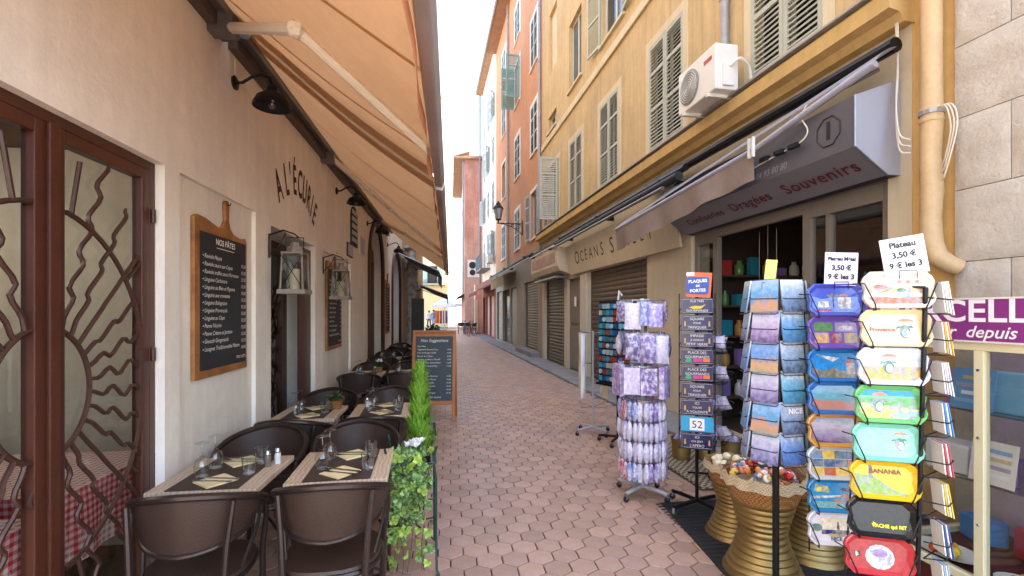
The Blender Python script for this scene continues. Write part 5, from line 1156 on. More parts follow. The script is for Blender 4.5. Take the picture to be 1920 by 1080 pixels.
# -- lavender stand
LX, LY = 1.66, 3.92
t = thing('lavender_rack', 'white wheeled spinner rack hung with lavender sachets', 'display rack', (LX, LY, 0), .3)
caster_base(t, .24, M['greypaint'], 4, .3); MB().tube([(0, 0, .07), (0, 0, 1.72)], .018, 10).build('pole', M['greypaint'], t)
for z, r in ((1.70, .19), (1.42, .19), (1.14, .20), (.86, .17)):
    MB().tube([(r * math.cos(a / 16 * 6.283), r * math.sin(a / 16 * 6.283), z) for a in range(16)], .004, 5, True).build('ring', M['chrome'], t)
    for k in range(4): a = k * 1.571; MB().tube([(0, 0, z), (r * math.cos(a), r * math.sin(a), z)], .004, 5).build('spoke', M['chrome'], t)
def hang(name, me, x, y, z, rz, label, cat, grp, s=1.0):
    o = obj(name, me, None, (x, y, z), (0, 0, rz)); o.scale = (s, s, s); return tag(o, label, cat, grp)
def bag_me(w, h, d, m, n=6):
    def fn(u, v): 
        e = math.sin(math.pi * u) ** .6 * math.sin(math.pi * min(1, max(0, v))) ** .5
        return (lerp(-w / 2, w / 2, u) * (1 - .08 * math.sin(math.pi * v)), -d * e + random.uniform(-.004, .004), -h * v)
    b_ = MB().grid(fn, n, n); b_.grid(lambda u, v: tuple(c * s for c, s in zip(fn(u, v), (1, -1, 1))), n, n); b_.tube([(0, 0, 0), (0, 0, .03)], .002, 4); return b_.build('bag', m, None, True, mesh_only=True)
def shade(h): return mat('sachet_' + h, h, .35, var=.3, scale=40, bump=.4, bscale=60, col2='d9d3e4', mixf=22)
PK = [bag_me(.13, .21, .02, shade(c)) for c in ('a48fd0', '6f5f9c', 'dcd6e4', '7d86c4')]
PM = [bag_me(.14, .22, .035, shade(c)) for c in ('7d6aa8', 'd6cede', '6a5a88')]
PB = [MB().box(-.075, .075, -.02, .02, -.25, 0).tube([(0, 0, 0), (0, 0, .03)], .002, 4).build('box', shade(c), None, bevel=.004, mesh_only=True) for c in ('9a7cc4', 'cbb8e0', '6c5294')]
QD = ['facing the shop', 'facing up the street', 'facing the tables', 'facing the camera']
TIN = ['dark violet', 'pale violet', 'grey violet', 'blue violet']
for tier, z, r, n, L0, nm in ((0, 1.70, .20, 10, PK, 'top'), (1, 1.43, .205, 9, PM, 'second'), (2, 1.15, .21, 8, PB, 'third')):
    for k in range(n):
        a = k * 6.283 / n + tier * .35 + random.uniform(-.15, .15); o = hang('lavender_pack', L0[k % len(L0)], LX + r * math.cos(a), LY + r * math.sin(a), z - random.uniform(0, .03), a + 1.571 + random.uniform(-.7, .7), TIN[k % len(L0)] + ' lavender pack ' + QD[int(a / 1.5708 + .5) % 4] + ' on the ' + nm + ' ring of the sachet rack', 'sachet', 'lavender packs on the spinner rack', random.uniform(.7, 1.1))
SC = ['9a86c8', 'c23a4a', '6f86c0', 'b9b4c8', '8a70b8', 'd8d4e2']
for k in range(13):
    a = k * 6.283 / 13; c0 = [SC[(k + j * 2) % 6] if j in (0, 3) else random.choice(['c9c4d8', 'b5aac8']) for j in range(4)]
    nm = ['violet', 'red', 'blue', 'silver', 'purple', 'white', 'lilac', 'crimson', 'grey blue', 'mauve', 'pearl', 'rose', 'indigo'][k]
    t2 = thing('sachet_strip', nm + ' topped strip of sachets hanging low on the lavender rack', 'sachet strip', (LX + .185 * math.cos(a), LY + .185 * math.sin(a), .84), a + 1.571, 'sachet strips on the lavender rack')
    MB().add([(-.045, 0, .02), (.045, 0, .02), (.05, 0, -.68), (-.05, 0, -.68)], [(0, 1, 2, 3)]).build('plastic_sleeve', M['film'], t2)
    for j in range(4):
        for s in (-1, 1): MB().blob((s * .025, random.uniform(-.012, .012), -.08 - j * .17), (.028, .022, .085), 8, jit=.12).build('pouch', shade(c0[j]), t2, True)
# -- magnet tower
MX_, MY_ = 2.02, 5.5
t = thing('magnet_tower', 'black spinner tower covered in small souvenir magnets', 'display rack', (MX_, MY_, 0), R(24))
caster_base(t, .24, WIRE, 4, .5); MB().tube([(0, 0, .07), (0, 0, .75)], .018, 8).build('pole', WIRE, t); MB().box(-.16, .16, -.16, .16, .74, 1.74).build('panel', M['ink'], t); MB().box(-.19, .19, -.19, .19, .715, .74).build('tray', WIRE, t)
MG = [MB().box(-.026, .026, -.006, .006, -.03, .03).build('magnet', colmat(c, .25), None, bevel=.003, mesh_only=True) for c in ('2f8aa8', '1f4f7c', 'a8a498', '6fa4b0', '8a3a2c', '3a6a60', '2a6f90', '5a5f6a')]
MG += [MB().lathe([(.028, -.006), (.028, .006)], 12, M=Matrix.Rotation(R(90), 4, 'X')).build('magnet', colmat(c, .25), None, mesh_only=True) for c in ('9ab8c4', '3a6fa0')]
for f in range(4):
    for i in range(5):
        for j in range(12):
            a = f * math.pi / 2; x, y, z = -.125 + i * .0625, -.168, .80 + j * .079
            part('magnet', random.choice(MG), t, (x * math.cos(a) - y * math.sin(a), x * math.sin(a) + y * math.cos(a), z), (0, random.uniform(-.1, .1), a))
MB().tube([(0, 0, 1.74), (.02, 0, 1.86), (.05, -.02, 1.8)], .012, 5).build('plastic_tag', M['acwhite'], t)
# -- cloth rack
t = thing('cloth_rack', 'white wheeled rack with hanging cloth bags behind the magnet tower', 'display rack', (1.86, 6.0, 0), .2)
caster_base(t, .26, M['greypaint'], 4, .2); MB().tube([(0, 0, .07), (0, 0, 1.35)], .015, 8).build('pole', M['greypaint'], t)
for z in (1.32, .92, .35):
    for k in range(4): a = k * 1.571 + .4; MB().tube([(0, 0, z), (.22 * math.cos(a), .22 * math.sin(a), z + .02), (.24 * math.cos(a), .24 * math.sin(a), z + .05)], .004, 5).build('hook_arm', M['chrome'], t)
CB = [bag_me(.09, .42, .025, colmat(c, .9)) for c in ('e2ded8', 'cfc0a8')]
for k in range(8): a = (k % 4) * 1.571 + .4 + .2; hang('cloth_bag', CB[k % 2], 1.86 + .2 * math.cos(a), 6.0 + .2 * math.sin(a), 1.32 if k < 4 else .91, a, ['white', 'beige'][k % 2] + ' cloth bag on the ' + ('upper' if k < 4 else 'lower') + ' hooks of the cloth rack', 'cloth bag', 'cloth bags on the white rack')
# -- enamel plaque stand
QX, QY = 1.97, 3.56
PN = mat('navy_enamel', '262650', .25, var=.08, scale=20); PWT = mat('cream_print', 'd8d2cc', .5, var=.02)
rzq = -R(26)
t = thing('plaque_stand', 'black stand holding a column of navy street-sign plaques', 'display rack', (QX, QY, 0), rzq)
caster_base(t, .26, WIRE, 4, .8); MB().tube([(0, .02, .07), (0, .02, 1.75)], .014, 8).build('pole', WIRE, t)
for x in (-.135, .135): MB().tube([(x, .01, .55), (x, .01, 1.75)], .005, 5).build('side_wire', WIRE, t)
TXT = [['', 'GOURMANDE'], ['SQUARE', 'POUR', 'TRINQUER'], ['IMPASSE', 'JE BOIRAIS', 'PETIT VERRE'], ['PLACE DES', 'GOURMANDS', ''], ['PLACE DES', 'GOURMANDS', ''], ['SQUARE', 'POUR', 'TRINQUER'], ['ICI', 'TOUTE', 'À VOLONTÉ'], None, ['ICI', 'ON SERT', "L'APÉRO"]]
ORD = ['topmost', 'second', 'third', 'fourth', 'fifth', 'sixth', 'seventh', 'eighth', 'lowest']
for k in range(9):
    z = 1.65 - k * .136; wp = Vector((QX, QY, 0)) + Matrix.Rotation(rzq, 3, 'Z') @ Vector((0, -.012, 0))
    for s in (-1, 1): MB().tube([(s * .135, .01, z - .055), (s * .135, -.03, z - .06), (s * .125, -.03, z - .02)], .003, 4).build('pocket_wire', WIRE, t)
    MB().tube([(-.135, -.03, z - .06), (.135, -.03, z - .06)], .003, 4).build('pocket_wire', WIRE, t)
    p = thing('enamel_plaque', (('turquoise plaque numbered 52' if k == 7 else 'navy door plaque') + ', ' + ORD[k] + ' in the plaque stand'), 'plaque', (wp.x, wp.y, z), rzq, 'enamel plaques in the stand')
    MB().prism([(-.122, -.056), (-.112, -.064), (.112, -.064), (.122, -.056), (.122, .052), (.112, .06), (-.112, .06), (-.122, .052)], 0, .005, 'y').build('plate', colmat('2a9ac8') if k == 7 else PN, p)
    def tx(s, x, zz, sz, m=PWT, n_='lettering'): return text(s, m, p, basis((x, -.0015, zz), (1, 0, 0), (0, 0, 1)), n_, size=sz)
    if k == 7:
        MB().box(-.055, .055, -.002, -.001, -.05, .045).build('number_field', WT, p); tx('52', 0, -.005, .085, M['ink']).location.y = -.004; continue
    MB().tube([(-.113, -.001, -.055), (.113, -.001, -.055), (.113, -.001, .051), (-.113, -.001, .051)], .0012, 4, True).build('border', PWT, p)
    if k == 0: tx('RUE TRÈS', 0, .036, .024); tx('GOURMANDE', 0, -.04, .026)
    else:
        for i, s in enumerate(TXT[k]): tx(s, 0, .030 - i * .034, .029 if i != 1 or k in (3, 4) else .022)
    if k == 0: MB().prism([(-.06, -.012), (-.03, -.026), (.03, -.024), (.065, .012), (.03, -.002), (-.02, .0)], -.002, -.0012, 'y').build('yellow_emblem', colmat('d8b030'), p)
    elif k in (3, 4):
        MB().prism([(-.09, -.045), (-.04, -.045), (-.045, -.012), (-.08, -.012)], -.002, -.0012, 'y').build('green_emblem', colmat('2f9a70'), p); MB().prism([(-.03, -.042), (.04, -.042), (.04, -.015), (-.03, -.015)], -.002, -.0012, 'y').build('magenta_emblem', colmat('c03080'), p); MB().prism([(.045, -.042), (.095, -.042), (.095, -.015), (.045, -.015)], -.002, -.0012, 'y').build('orange_emblem', colmat('e0702a'), p)
    else:
        for s in (-1, 1): MB().prism([(s * .098, -.03), (s * .084, -.03), (s * .086, .012), (s * .096, .012)], -.002, -.0012, 'y').build('bottle_emblem', colmat('c89a50'), p)
wp = Vector((QX, QY, 1.72)) + Matrix.Rotation(rzq, 3, 'Z') @ Vector((.0, 0, 0))
p = thing('header_card', 'orange card with blue sign PLAQUES DE PORTES on top of the plaque stand', 'sign', wp, rzq)
MB().box(-.085, .10, 0, .004, 0, .20, Matrix.Rotation(R(4), 4, 'Y')).build('card', colmat('d8622c'), p); MB().prism([(-.085, .045), (-.07, .03), (.07, .02), (.085, .035), (.092, .145), (.08, .16), (-.065, .165), (-.08, .15)], -.005, -.002, 'y').build('blue_sign', colmat('2a4a9c'), p)
MB().box(-.08, -.02, -.004, -.001, .172, .2).build('price_tag', WT, p)
for i, s in enumerate(('PLAQUES', 'DE', 'PORTES')): text(s, WT, p, basis((.005, -.006, .128 - i * .038), (1, 0, .06), (-.06, 0, 1)), size=.034 if i != 1 else .022, bold=.001)
# -- postcard spinner
CX_, CY_ = 1.66, 2.22
VIEW = [picture_mat('seaside_print_a', ['4a5564', '6a8299', '8aa0b4', 'a4b4c4', 'ccd2d8']), picture_mat('seaside_print_b', ['9a8a78', 'c08a6a', '5a90b8', '7fa8d0', '9ab0d8']), picture_mat('seaside_print_c', ['4a6a88', '4f86ac', '6a9abc', '8fb0c8', 'dce0e4']), picture_mat('lavender_print', ['5a5070', '8a80a8', 'a49ab8', 'b8b8c8', '8fa0c0'])]
def card_me(w, h, m):
    return MB().add([(-w / 2, 0, 0), (w / 2, 0, 0), (w / 2, 0, h), (-w / 2, 0, h), (-w / 2, .006, 0), (w / 2, .006, 0), (w / 2, .006, h), (-w / 2, .006, h)], [(0, 1, 2, 3), (5, 4, 7, 6), (0, 4, 5, 1), (3, 2, 6, 7), (1, 5, 6, 2), (0, 3, 7, 4)]).build('postcard', m, None, mesh_only=True)
# prints run bottom to top of the card: lay the pattern on a flat mesh, then stand it up through the object rotation
def flat_card(w, h, m): return MB().box(-w / 2, w / 2, 0, h, 0, .006).build('postcard', m, None, mesh_only=True)
FC = [flat_card(.128, .16, m) for m in VIEW]
t = thing('postcard_rack', 'black pole spinner rack full of sleeved postcards', 'display rack', (CX_, CY_, 0), 0)
MB().tube([(0, 0, .07), (0, 0, 1.74)], .017, 10).build('pole', WIRE, t); caster_base(t, .30, WIRE, 4, .5)
cols_c = [(R(4), .10, 'street side'), (R(-58), .12, 'left'), (R(-112), .13, 'farther left'), (R(178), .11, 'rear'), (R(84), .11, 'shop side')]
for ci, (an, rr, nm) in enumerate(cols_c):
    q = Vector((math.sin(an) * rr, -math.cos(an) * rr, 0)); mt = Matrix.Rotation(an, 3, 'Z')
    for x in (-.062, .062): e = q + mt @ Vector((x, 0, 0)); MB().tube([(e.x, e.y, .84), (e.x, e.y, 1.76)], .003, 4).build('upright_wire', WIRE, t)
    for k in range(6):
        z = 1.60 - k * .150
        for dz in (.0, .075): MB().tube([q + mt @ Vector((-.062, .0, z + dz)), q + mt @ Vector((-.058, -.028, z + dz - .01)), q + mt @ Vector((.058, -.028, z + dz - .01)), q + mt @ Vector((.062, .0, z + dz))], .0022, 4).build('pocket_wire', WIRE, t)
        w = Vector((CX_, CY_, z)) + q + mt @ Vector((0, -.02, 0))
        o = obj('postcard', FC[(k * 2 + ci) % 4], None, w, (0, 0, 0)); o.rotation_mode = 'XYZ'; o.rotation_euler = (R(90 - 8), random.uniform(-.04, .04), an)
        tag(o, 'sleeved postcard in ' + ['top', 'second', 'third', 'fourth', 'fifth', 'bottom'][k] + ' pocket on the ' + nm + ' face of the postcard rack', 'postcard', 'postcards in the spinner rack')
        if ci == 0 and k == 4: text('NICE', WT, t, basis(Vector((0, 0, z + .115)) + q + mt @ Vector((0, -.028, 0)) , (math.cos(an), math.sin(an), 0), (0, 0, 1)), size=.035, bold=.001)
    MB().tube([q + mt @ Vector((-.062, 0, 1.76)), q + mt @ Vector((.062, 0, 1.76)), (0, 0, 1.74)], .003, 4).build('top_wire', WIRE, t)
# -- tray stand
def tray_outline(w, h): return [(-w + .03, -h), (w - .03, -h), (w - .008, -h + .022), (w, -.035), (w - .008, 0), (w, .035), (w - .008, h - .022), (w - .03, h), (-w + .03, h), (-w + .008, h - .022), (-w, .035), (-w + .008, 0), (-w, -.035), (-w + .008, -h + .022)]
def tray(p0, an, tilt, col, prints, label, words=(), w=.135, h=.078, photo=None):
    t = thing('tin_tray', label, 'tray', p0, 0, 'souvenir trays on the wire stand'); t.rotation_euler = (Matrix.Rotation(an, 3, 'Z') @ Matrix.Rotation(R(90 - tilt), 3, 'X')).to_euler()
    n = 14; o0, o1, o2 = tray_outline(w, h), tray_outline(w - .004, h - .004), tray_outline(w - .020, h - .018)
    MB().add([(x, y, .018) for x, y in o0] + [(x, y, .021) for x, y in o1] + [(x, y, .002) for x, y in o2] + [(x, y, 0) for x, y in o0],
             [tuple(range(2 * n, 3 * n))] + [(a + k, a + (k + 1) % n, a + n + (k + 1) % n, a + n + k) for a in (0, n) for k in range(n)] + [(3 * n + k, 3 * n + (k + 1) % n, (k + 1) % n, k) for k in range(n)]).build('dish', colmat(col, .22, coat=.4), t)
    W2, H2 = w - .022, h - .019
    if photo: MB().prism([(x * .985, y * .98) for x, y in o2], .0026, .003).build('print', photo, t)
    for i, (c, sh) in enumerate(prints):
        pts = [(max(-1, min(1, x)) * W2, max(-1, min(1, y)) * H2) for x, y in sh]
        MB().prism(pts, .0028, .0033 + i * .0002).build('print', mat('print_' + c, c, .25, var=.3, scale=45, col2='8f8f94' if i else None, mixf=38), t)
    for (s, x, y, sz, c) in words: text(s, colmat(c, .3), t, Matrix.Translation((x * W2, y * H2, .006)), size=sz, bold=.0008)
    return t
def rc(x0, x1, y0, y1): return [(x0, y0), (x1, y0), (x1, y1), (x0, y1)]
def el(cx, cy, rx, ry, n=14, a0=0, a1=360): return [(cx + rx * math.cos(R(lerp(a0, a1, k / n))), cy + ry * math.sin(R(lerp(a0, a1, k / n)))) for k in range(n + (a1 - a0 < 360))]
def hill(y, amp, ph=0, y0=-1): return [(-1, y0), (1, y0)] + [(1 - k / 8, y + amp * math.sin(k * .9 + ph)) for k in range(17)]
def bug(x, y, s): return [('2f7a3c', el(x, y, .16 * s, .42 * s)), ('f0eee8', el(x + .03, y - .08 * s, .10 * s, .26 * s)), ('2f7a3c', [(x, y + .3 * s), (x - .26 * s, y + .15 * s), (x - .2 * s, y + .34 * s)]), ('2f7a3c', [(x, y + .3 * s), (x + .26 * s, y + .2 * s), (x + .18 * s, y + .4 * s)]), ('e07a30', el(x + .05, y + .62 * s, .22 * s, .18 * s, 8, 0, 180))]
patch = [(c, rc(-1 + .5 * i, -.52 + .5 * i, -1 + .67 * j, -.38 + .67 * j)) for (i, j, c) in [(i, j, random.choice(['6a9ac8', 'c8b48a', 'd0682c', '7a9a5a', 'd8d4cc', '3a6aa0', 'b84a3a', 'e0c060'])) for i in range(4) for j in range(3)]]
TA = [('4654b4', [('7a94d8', hill(.2, .1)), ('e4e6ee', rc(-.75, -.3, -.6, -.1)), ('e4e6ee', rc(.1, .65, -.7, .25)), ('c87a6a', el(.35, .3, .2, .25, 8, 0, 180)), ('2c3a30', rc(-.12, -.08, -.6, .3)), ('2c4a34', el(-.1, .4, .25, .16)), ('c2405a', rc(-.8, -.2, -.9, -.75))], 'blue violet tin tray with white seafront buildings', [], None),
      ('6a50b0', [('5f8a5a', rc(-.9, -.1, .15, .85)), ('a890cc', rc(.0, .9, .1, .85)), ('d8cfe4', el(.45, .4, .35, .2)), ('d8a868', rc(-.9, -.3, -.85, 0)), ('a03c5c', rc(-.2, .25, -.85, .0)), ('caa45a', rc(.35, .9, -.85, .0))], 'violet tin tray with four picture panels', [], None),
      ('1f74c4', [('2f86cc', rc(-1, 1, -1, 1)), ('e4ecf2', [(-.8, .9), (.2, .6), (-.1, .3)]), ('7d7a5a', hill(-.35, .12)), ('c8b8a8', rc(.45, .8, -.7, .2)), ('c0583c', el(.62, .2, .2, .25, 8, 0, 180))], 'blue tin tray with dome above the bay', [], None),
      ('1f6cc0', [], 'blue tin tray with rocky coast picture', [], 1),
      ('cf963e', [], 'ochre tin tray with market still life picture', [], 3),
      ('c8d0d8', patch, 'tin tray with patchwork of small seaside pictures', [], None),
      ('2a84c4', [('3a94d4', rc(-1, 1, -1, 1)), ('e4e070', [(-.9, .3), (-.2, .2), (-.3, .7), (-.8, .9)]), ('e8f0f0', [(-1, -.3), (1, .0), (1, .15), (-1, -.1)]), ('7fc8cc', rc(-1, 1, -1, -.5)), ('c8442c', el(.45, -.1, .22, .3)), ('e08030', el(.1, -.4, .2, .15)), ('2a2f50', el(.5, .5, .3, .15))], 'turquoise tin tray with red and yellow bathers', [], None),
      ('dcdce8', [('e8e2d4', el(0, -.3, .95, 1.2, 14, 0, 180)), ('2a3a94', rc(-.6, .6, -.5, -.15)), ('e0b820', rc(-.3, .4, -.65, -.45)), ('2f9070', el(-.8, .0, .25, .3)), ('6a3a2c', [(.08, .5), (.16, .5), (.18, -.5), (.06, -.5)]), ('2f9070', el(.85, -.5, .2, .25))], 'white tin tray with palm and sun rays', [('NICE', 0, -.83, .022, '2a3a6a')], None)]
TB = [('e8dcc4', [('dce4ec', rc(-1, 1, .2, 1)), ('e8c080', rc(-1, 1, -.2, .3)), ('c26a2c', rc(-1, 1, -1, -.5)), ('c8602c', el(-.55, .25, .25, .2)), ('2f7a3c', [(-.7, -.3), (-.3, .1), (-.1, .15), (-.4, -.1)]), ('2f7a3c', el(.15, .0, .16, .14))] + [('d87a30', el(.1 + .3 * k, .6, .08, .14)) for k in range(3)] + [('efe6d0', el(0, -.4, .5, .16))], 'cream resin tray with painted kitchen scene', [], None),
      ('e4cfa0', bug(.35, -.25, 1.2), 'sand coloured resin tray with green insect and red script', [('Provence', -.42, -.1, .024, 'd85a4a')], None),
      ('d4dcf0', [('d0d8f0', rc(-1, 1, 0, 1)), ('e6a838', rc(-1, 1, -1, 0))] + bug(-.1, -.05, 1.2), 'lilac and orange resin tray with green insect', [], None),
      ('6ab86a', [('2f90b8', rc(-1, 1, .6, 1)), ('e8d060', hill(.1, .2)), ('5aa83c', [(-1, .1), (1, -.3), (1, .5), (-1, .4)]), ('e8c040', hill(-.5, .15, 2)), ('8fc8e8', [(.0, -.9), (1, -1), (1, -.4), (.3, -.5)])] + bug(-.35, -.1, 1.2), 'green yellow and blue resin tray with insect under umbrella', [], None),
      ('7cc4ac', [('8fd0b8', rc(-1, 1, -1, 1))] + bug(.45, -.1, 1.1), 'mint green resin tray with small insect', [], None),
      ('e0b020', [('e8b828', rc(-1, 1, -1, 1)), ('86a83a', [(-1, -1), (1, -1), (.3, -.6), (-.3, .2), (-1, .4)]), ('7a4a28', rc(-.5, -.36, .1, 1))], 'yellow and green resin tray lettered BANANIA', [('BANANIA', .05, .6, .026, '6a3a20')], None),
      ('1c1c20', [('232328', rc(-1, 1, -1, 1))], 'black resin tray with yellow lettering', [('VACHE qui RIT', .25, -.55, .019, 'e8d820'), ('la', -.25, -.4, .016, 'e8d820')], None),
      ('b8383c', [('a83034', rc(-1, 1, -1, 1)), ('efe6e2', el(.05, -.1, .5, .85)), ('9a6ab0', el(.05, .15, .28, .3)), ('efe9e6', rc(-.85, -.65, -.2, .15))], 'red resin tray with white oval numbered 13', [('13', -.75, -.03, .03, '2a2426')], None)]
t = thing('tray_stand', 'black wire stand with two columns of souvenir trays', 'display rack', (2.0, 1.95, 0), 0)
ST = Vector((2.0, 1.95, 0))
Acen, aA, Bcen, aB = Vector((1.80, 2.00, 0)), -R(14), Vector((1.83, 1.72, 0)), -R(23)
caster_base(t, .34, WIRE, 4, .2); MB().tube([(-.05, .05, .07), (-.05, .05, 1.70)], .014, 8).build('pole', WIRE, t)
PL = ['topmost', 'second', 'third', 'fourth', 'fifth', 'sixth', 'seventh', 'lowest']
for (cen, an, L0, z0, pit, lean, nm) in ((Acen, aA, TA, 1.655, .1535, .0, 'left'), (Bcen, aB, TB, 1.69, .158, .075, 'right')):
    mt = Matrix.Rotation(an, 3, 'Z'); sidev = mt @ Vector((1, 0, 0))
    for s in (-1, 1):
        a, c_ = cen + sidev * (s * .10) + mt @ Vector((0, .03, 0)) - ST, cen + sidev * (s * .10 - lean) + mt @ Vector((0, .03, 0)) - ST
        MB().tube([(a.x, a.y, z0 + .08), (c_.x, c_.y, .45)], .004, 5).build('upright_wire', WIRE, t)
    for k, (col, pr_, lab, words, ph) in enumerate(L0):
        z = z0 - k * pit; q = cen - sidev * (lean * k / 8)
        tray((q.x, q.y, z), an, 10, col, pr_, lab + ', ' + PL[k] + ' of the ' + nm + ' column', words, photo=None if ph is None else VIEW[ph] if isinstance(ph, int) else ph, w=.126 if nm == 'right' else .126, h=.076)
        for s in (-1, 1):
            f = lambda x, y, zz: tuple(q + mt @ Vector((x, y, 0)) - ST + Vector((0, 0, z + zz)))
            MB().tube([f(s * .15, .02, .03), f(s * .125, -.03, .028), f(s * .09, -.038, -.06), f(s * .085, -.03, -.082), f(s * .085, .02, -.082)], .0028, 5).build('holder_wire', WIRE, t)
        MB().tube([f(-.10, .02, -.083), f(.10, .02, -.083)], .003, 5).build('cross_wire', WIRE, t)
for s in (0, 1):
    dy = Vector((.05, -.26, 0)) * 1.0
    MB().tube([(-.09, -.28, 1.70) if s else (-.085, .05, 1.70), (-.13, -.27, .1) if s else (-.085, .05, .4)], .009, 6).build('outer_post', WIRE, t)
MB().tube([(-.09, -.28, 1.70), (-.18, -.18, 1.71), (-.05, .05, 1.70)], .006, 5).build('top_wire', WIRE, t)
MB().tube([(-.13, -.27, .1), (-.05, -.15, .085), (0, 0, .085)], .012, 5).build('base_wire', WIRE, t)
for k in range(8):                                         # side pockets with cards seen on edge
    z = 1.60 - k * .165; c0 = ['d8d2c8', 'd09a30', 'c8c4cc', '3a80c0', 'b83a4c', 'd8b830', '34508c', '8fa8c8'][k]
    tt = thing('card_bundle', ['white', 'orange', 'grey', 'blue', 'red', 'yellow', 'navy', 'pale blue'][k] + ' edged bundle of cards in the side pocket of the tray stand', 'cards', (2.02, 1.69, z), -R(20), 'card bundles beside the trays')
    for j in range(4): MB().box(-.016 + j * .009, -.012 + j * .009, -.035, .04, -.005 * j, .125, Matrix.Rotation(R(-6 - j), 4, 'Y')).build('card', colmat(c0 if j % 2 else 'e2ded6', .4), tt)
    MB().tube([(-.10, -.28, z + .06), (-.03, -.32, z + .05), (.04, -.28, z + .05), (.04, -.22, z + .06)], .0028, 5).build('side_pocket_wire', WIRE, t)
    MB().tube([(-.10, -.28, z - .008), (-.03, -.31, z - .008), (.04, -.28, z - .008), (.04, -.22, z - .008), (-.10, -.28, z - .008)], .0028, 5).build('side_pocket_wire', WIRE, t)
def price_sign(p0, an, w, h, lines, label, m, lean=0.0):
    t = thing('price_sign', label, 'price sign', p0, an); Mr = Matrix.Rotation(lean, 4, 'Y')
    MB().box(-w / 2, w / 2, 0, .003, 0, h, Mr).build('card', m, t)
    for i, s in enumerate(lines): text(s, M['ink'], t, Mr @ basis((0, -.0015, h * (.80 - i * .27)), (1, 0, .0), (0, 0, 1)), size=h * (.21 if len(s) < 10 else .145), bold=.0012)
    MB().tube([(-.03, -.006, -.02), (-.03, -.006, .016), (.03, -.006, .016), (.03, -.006, -.02)], .002, 5).build('clip_wire', WIRE, t)
q = Bcen; price_sign((q.x + .03, q.y - .02, 1.755), aB, .155, .155, ['Plateau', '3,50 €', '9 € les 3'], 'white price sign for trays above the right column', M['paperwhite'], -R(9))
q = Acen; price_sign((q.x + .02, q.y - .01, 1.725), aA, .145, .155, ['Plateau Métal', '3,50 €', '9 € les 3'], 'lilac price sign above the left tray column', M['lilacpaper'], R(2))
price_sign((CX_ - .09, CY_ - .07, 1.73), -R(40), .05, .13, ['', '', ''], 'narrow pale green slip on the postcard rack', colmat('c8cc70'), R(6))
# ================================================================ fluted gold tins with wicker tops
def gold_tin(x, y, label, s=1.0):
    t = thing('gold_tin', label, 'tin', (x, y, .012), random.uniform(0, 6), 'fluted gold tins with wicker tops')
    pr = []
    for i in range(40):
        z = i / 39 * .40; r = .12 + .085 * abs((z - .24) / .24) ** 1.5 if z < .24 else .12 + .045 * ((z - .24) / .16); pr.append((s * (r + .0040 * math.sin(i * 2.0)), s * z))
    MB().lathe(pr, 28).build('fluted_body', M['gold'], t, True)
    MB().lathe([(.166 * s, .401 * s), (.185 * s, .45 * s), (.20 * s, .52 * s), (.19 * s, .52 * s), (.17 * s, .44 * s)], 28).build('wicker_basket', M['wicker'], t, True)
    def fr_(u, v): a = u * 6.2832; r = (.202 + .012 * v + .006 * math.sin(a * 17)) * s; return (r * math.cos(a), r * math.sin(a), s * (.545 - .055 * v + .006 * math.sin(a * 13)))
    MB().grid(fr_, 60, 3).build('burlap_rim', M['burlap'], t, True)
    MB().lathe([(.17 * s, .47 * s), (.02, .475 * s)], 20).build('filling', M['burlap'], t)
gold_tin(1.90, 2.66, 'near fluted gold tin with wicker top heaped with trinkets', 1.12); gold_tin(2.02, 3.14, 'fluted gold tin behind the plaque stand foot', .95); gold_tin(2.36, 2.80, 'fluted gold tin half hidden behind the postcard pole')
TR = [('red', 'b83226'), ('white', 'e4e0da'), ('orange', 'd87a34'), ('pink', 'd8948c'), ('yellow', 'd8b850'), ('blue', '5f78a8')]
for k in range(70):
    a, r_ = random.uniform(0, 6.28), .185 * math.sqrt(random.random()); nm, c_ = TR[k % 6]; s = random.uniform(.6, 1)
    o = thing('trinket', nm + ' painted trinket heaped in the near gold tin', 'trinket', (1.90 + r_ * math.cos(a), 2.66 + r_ * math.sin(a), .60 + .075 * (1 - r_ / .185) + random.uniform(-.01, .02)), a, 'painted trinkets in the gold tin', (random.uniform(-1, 1), random.uniform(-1, 1), a))
    MB().blob((0, 0, 0), (.030 * s, .026 * s, .022 * s), 9, jit=.06).build('body', colmat(c_, .3), o, True); MB().blob((.0, .0, .022 * s), (.016 * s, .016 * s, .012 * s), 7).build('cap', colmat(TR[(k + 1 + k // 6) % 6][1], .3), o, True)
for k in range(14):
    a, r_ = random.uniform(0, 6.28), .15 * math.sqrt(random.random()); o = MB().blob((0, 0, 0), .03, 8, jit=.15).build('soap_ball', colmat('e0d8b8', .6), None, True); o.location = (2.02 + r_ * math.cos(a), 3.14 + r_ * math.sin(a), .50 + random.uniform(0, .03)); tag(o, 'cream soap ball heaped in the gold tin by the plaque stand', 'soap', 'cream soap balls in a gold tin')
price_sign((1.99, 2.80, .56), -R(40), .07, .10, ['', '', ''], 'small white price card stuck in the near gold tin', M['paperwhite'], R(6))
for k in range(4):
    t = thing('gold_bucket', ['first', 'second', 'third', 'fourth'][k] + ' low gold bucket from the left before the shop door', 'bucket', (2.45 + .24 * k, 4.75 - .07 * k, .036), 0, 'low gold buckets on the threshold')
    MB().lathe([(.085, 0), (.10, .10), (.095, .12), (.112, .22), (.105, .22), (.09, .05)], 20).build('body', M['gold'], t, True); MB().blob((0, 0, .2), (.09, .09, .06), 9, jit=.12).build('filling', shade('6a5a88'), t, True)
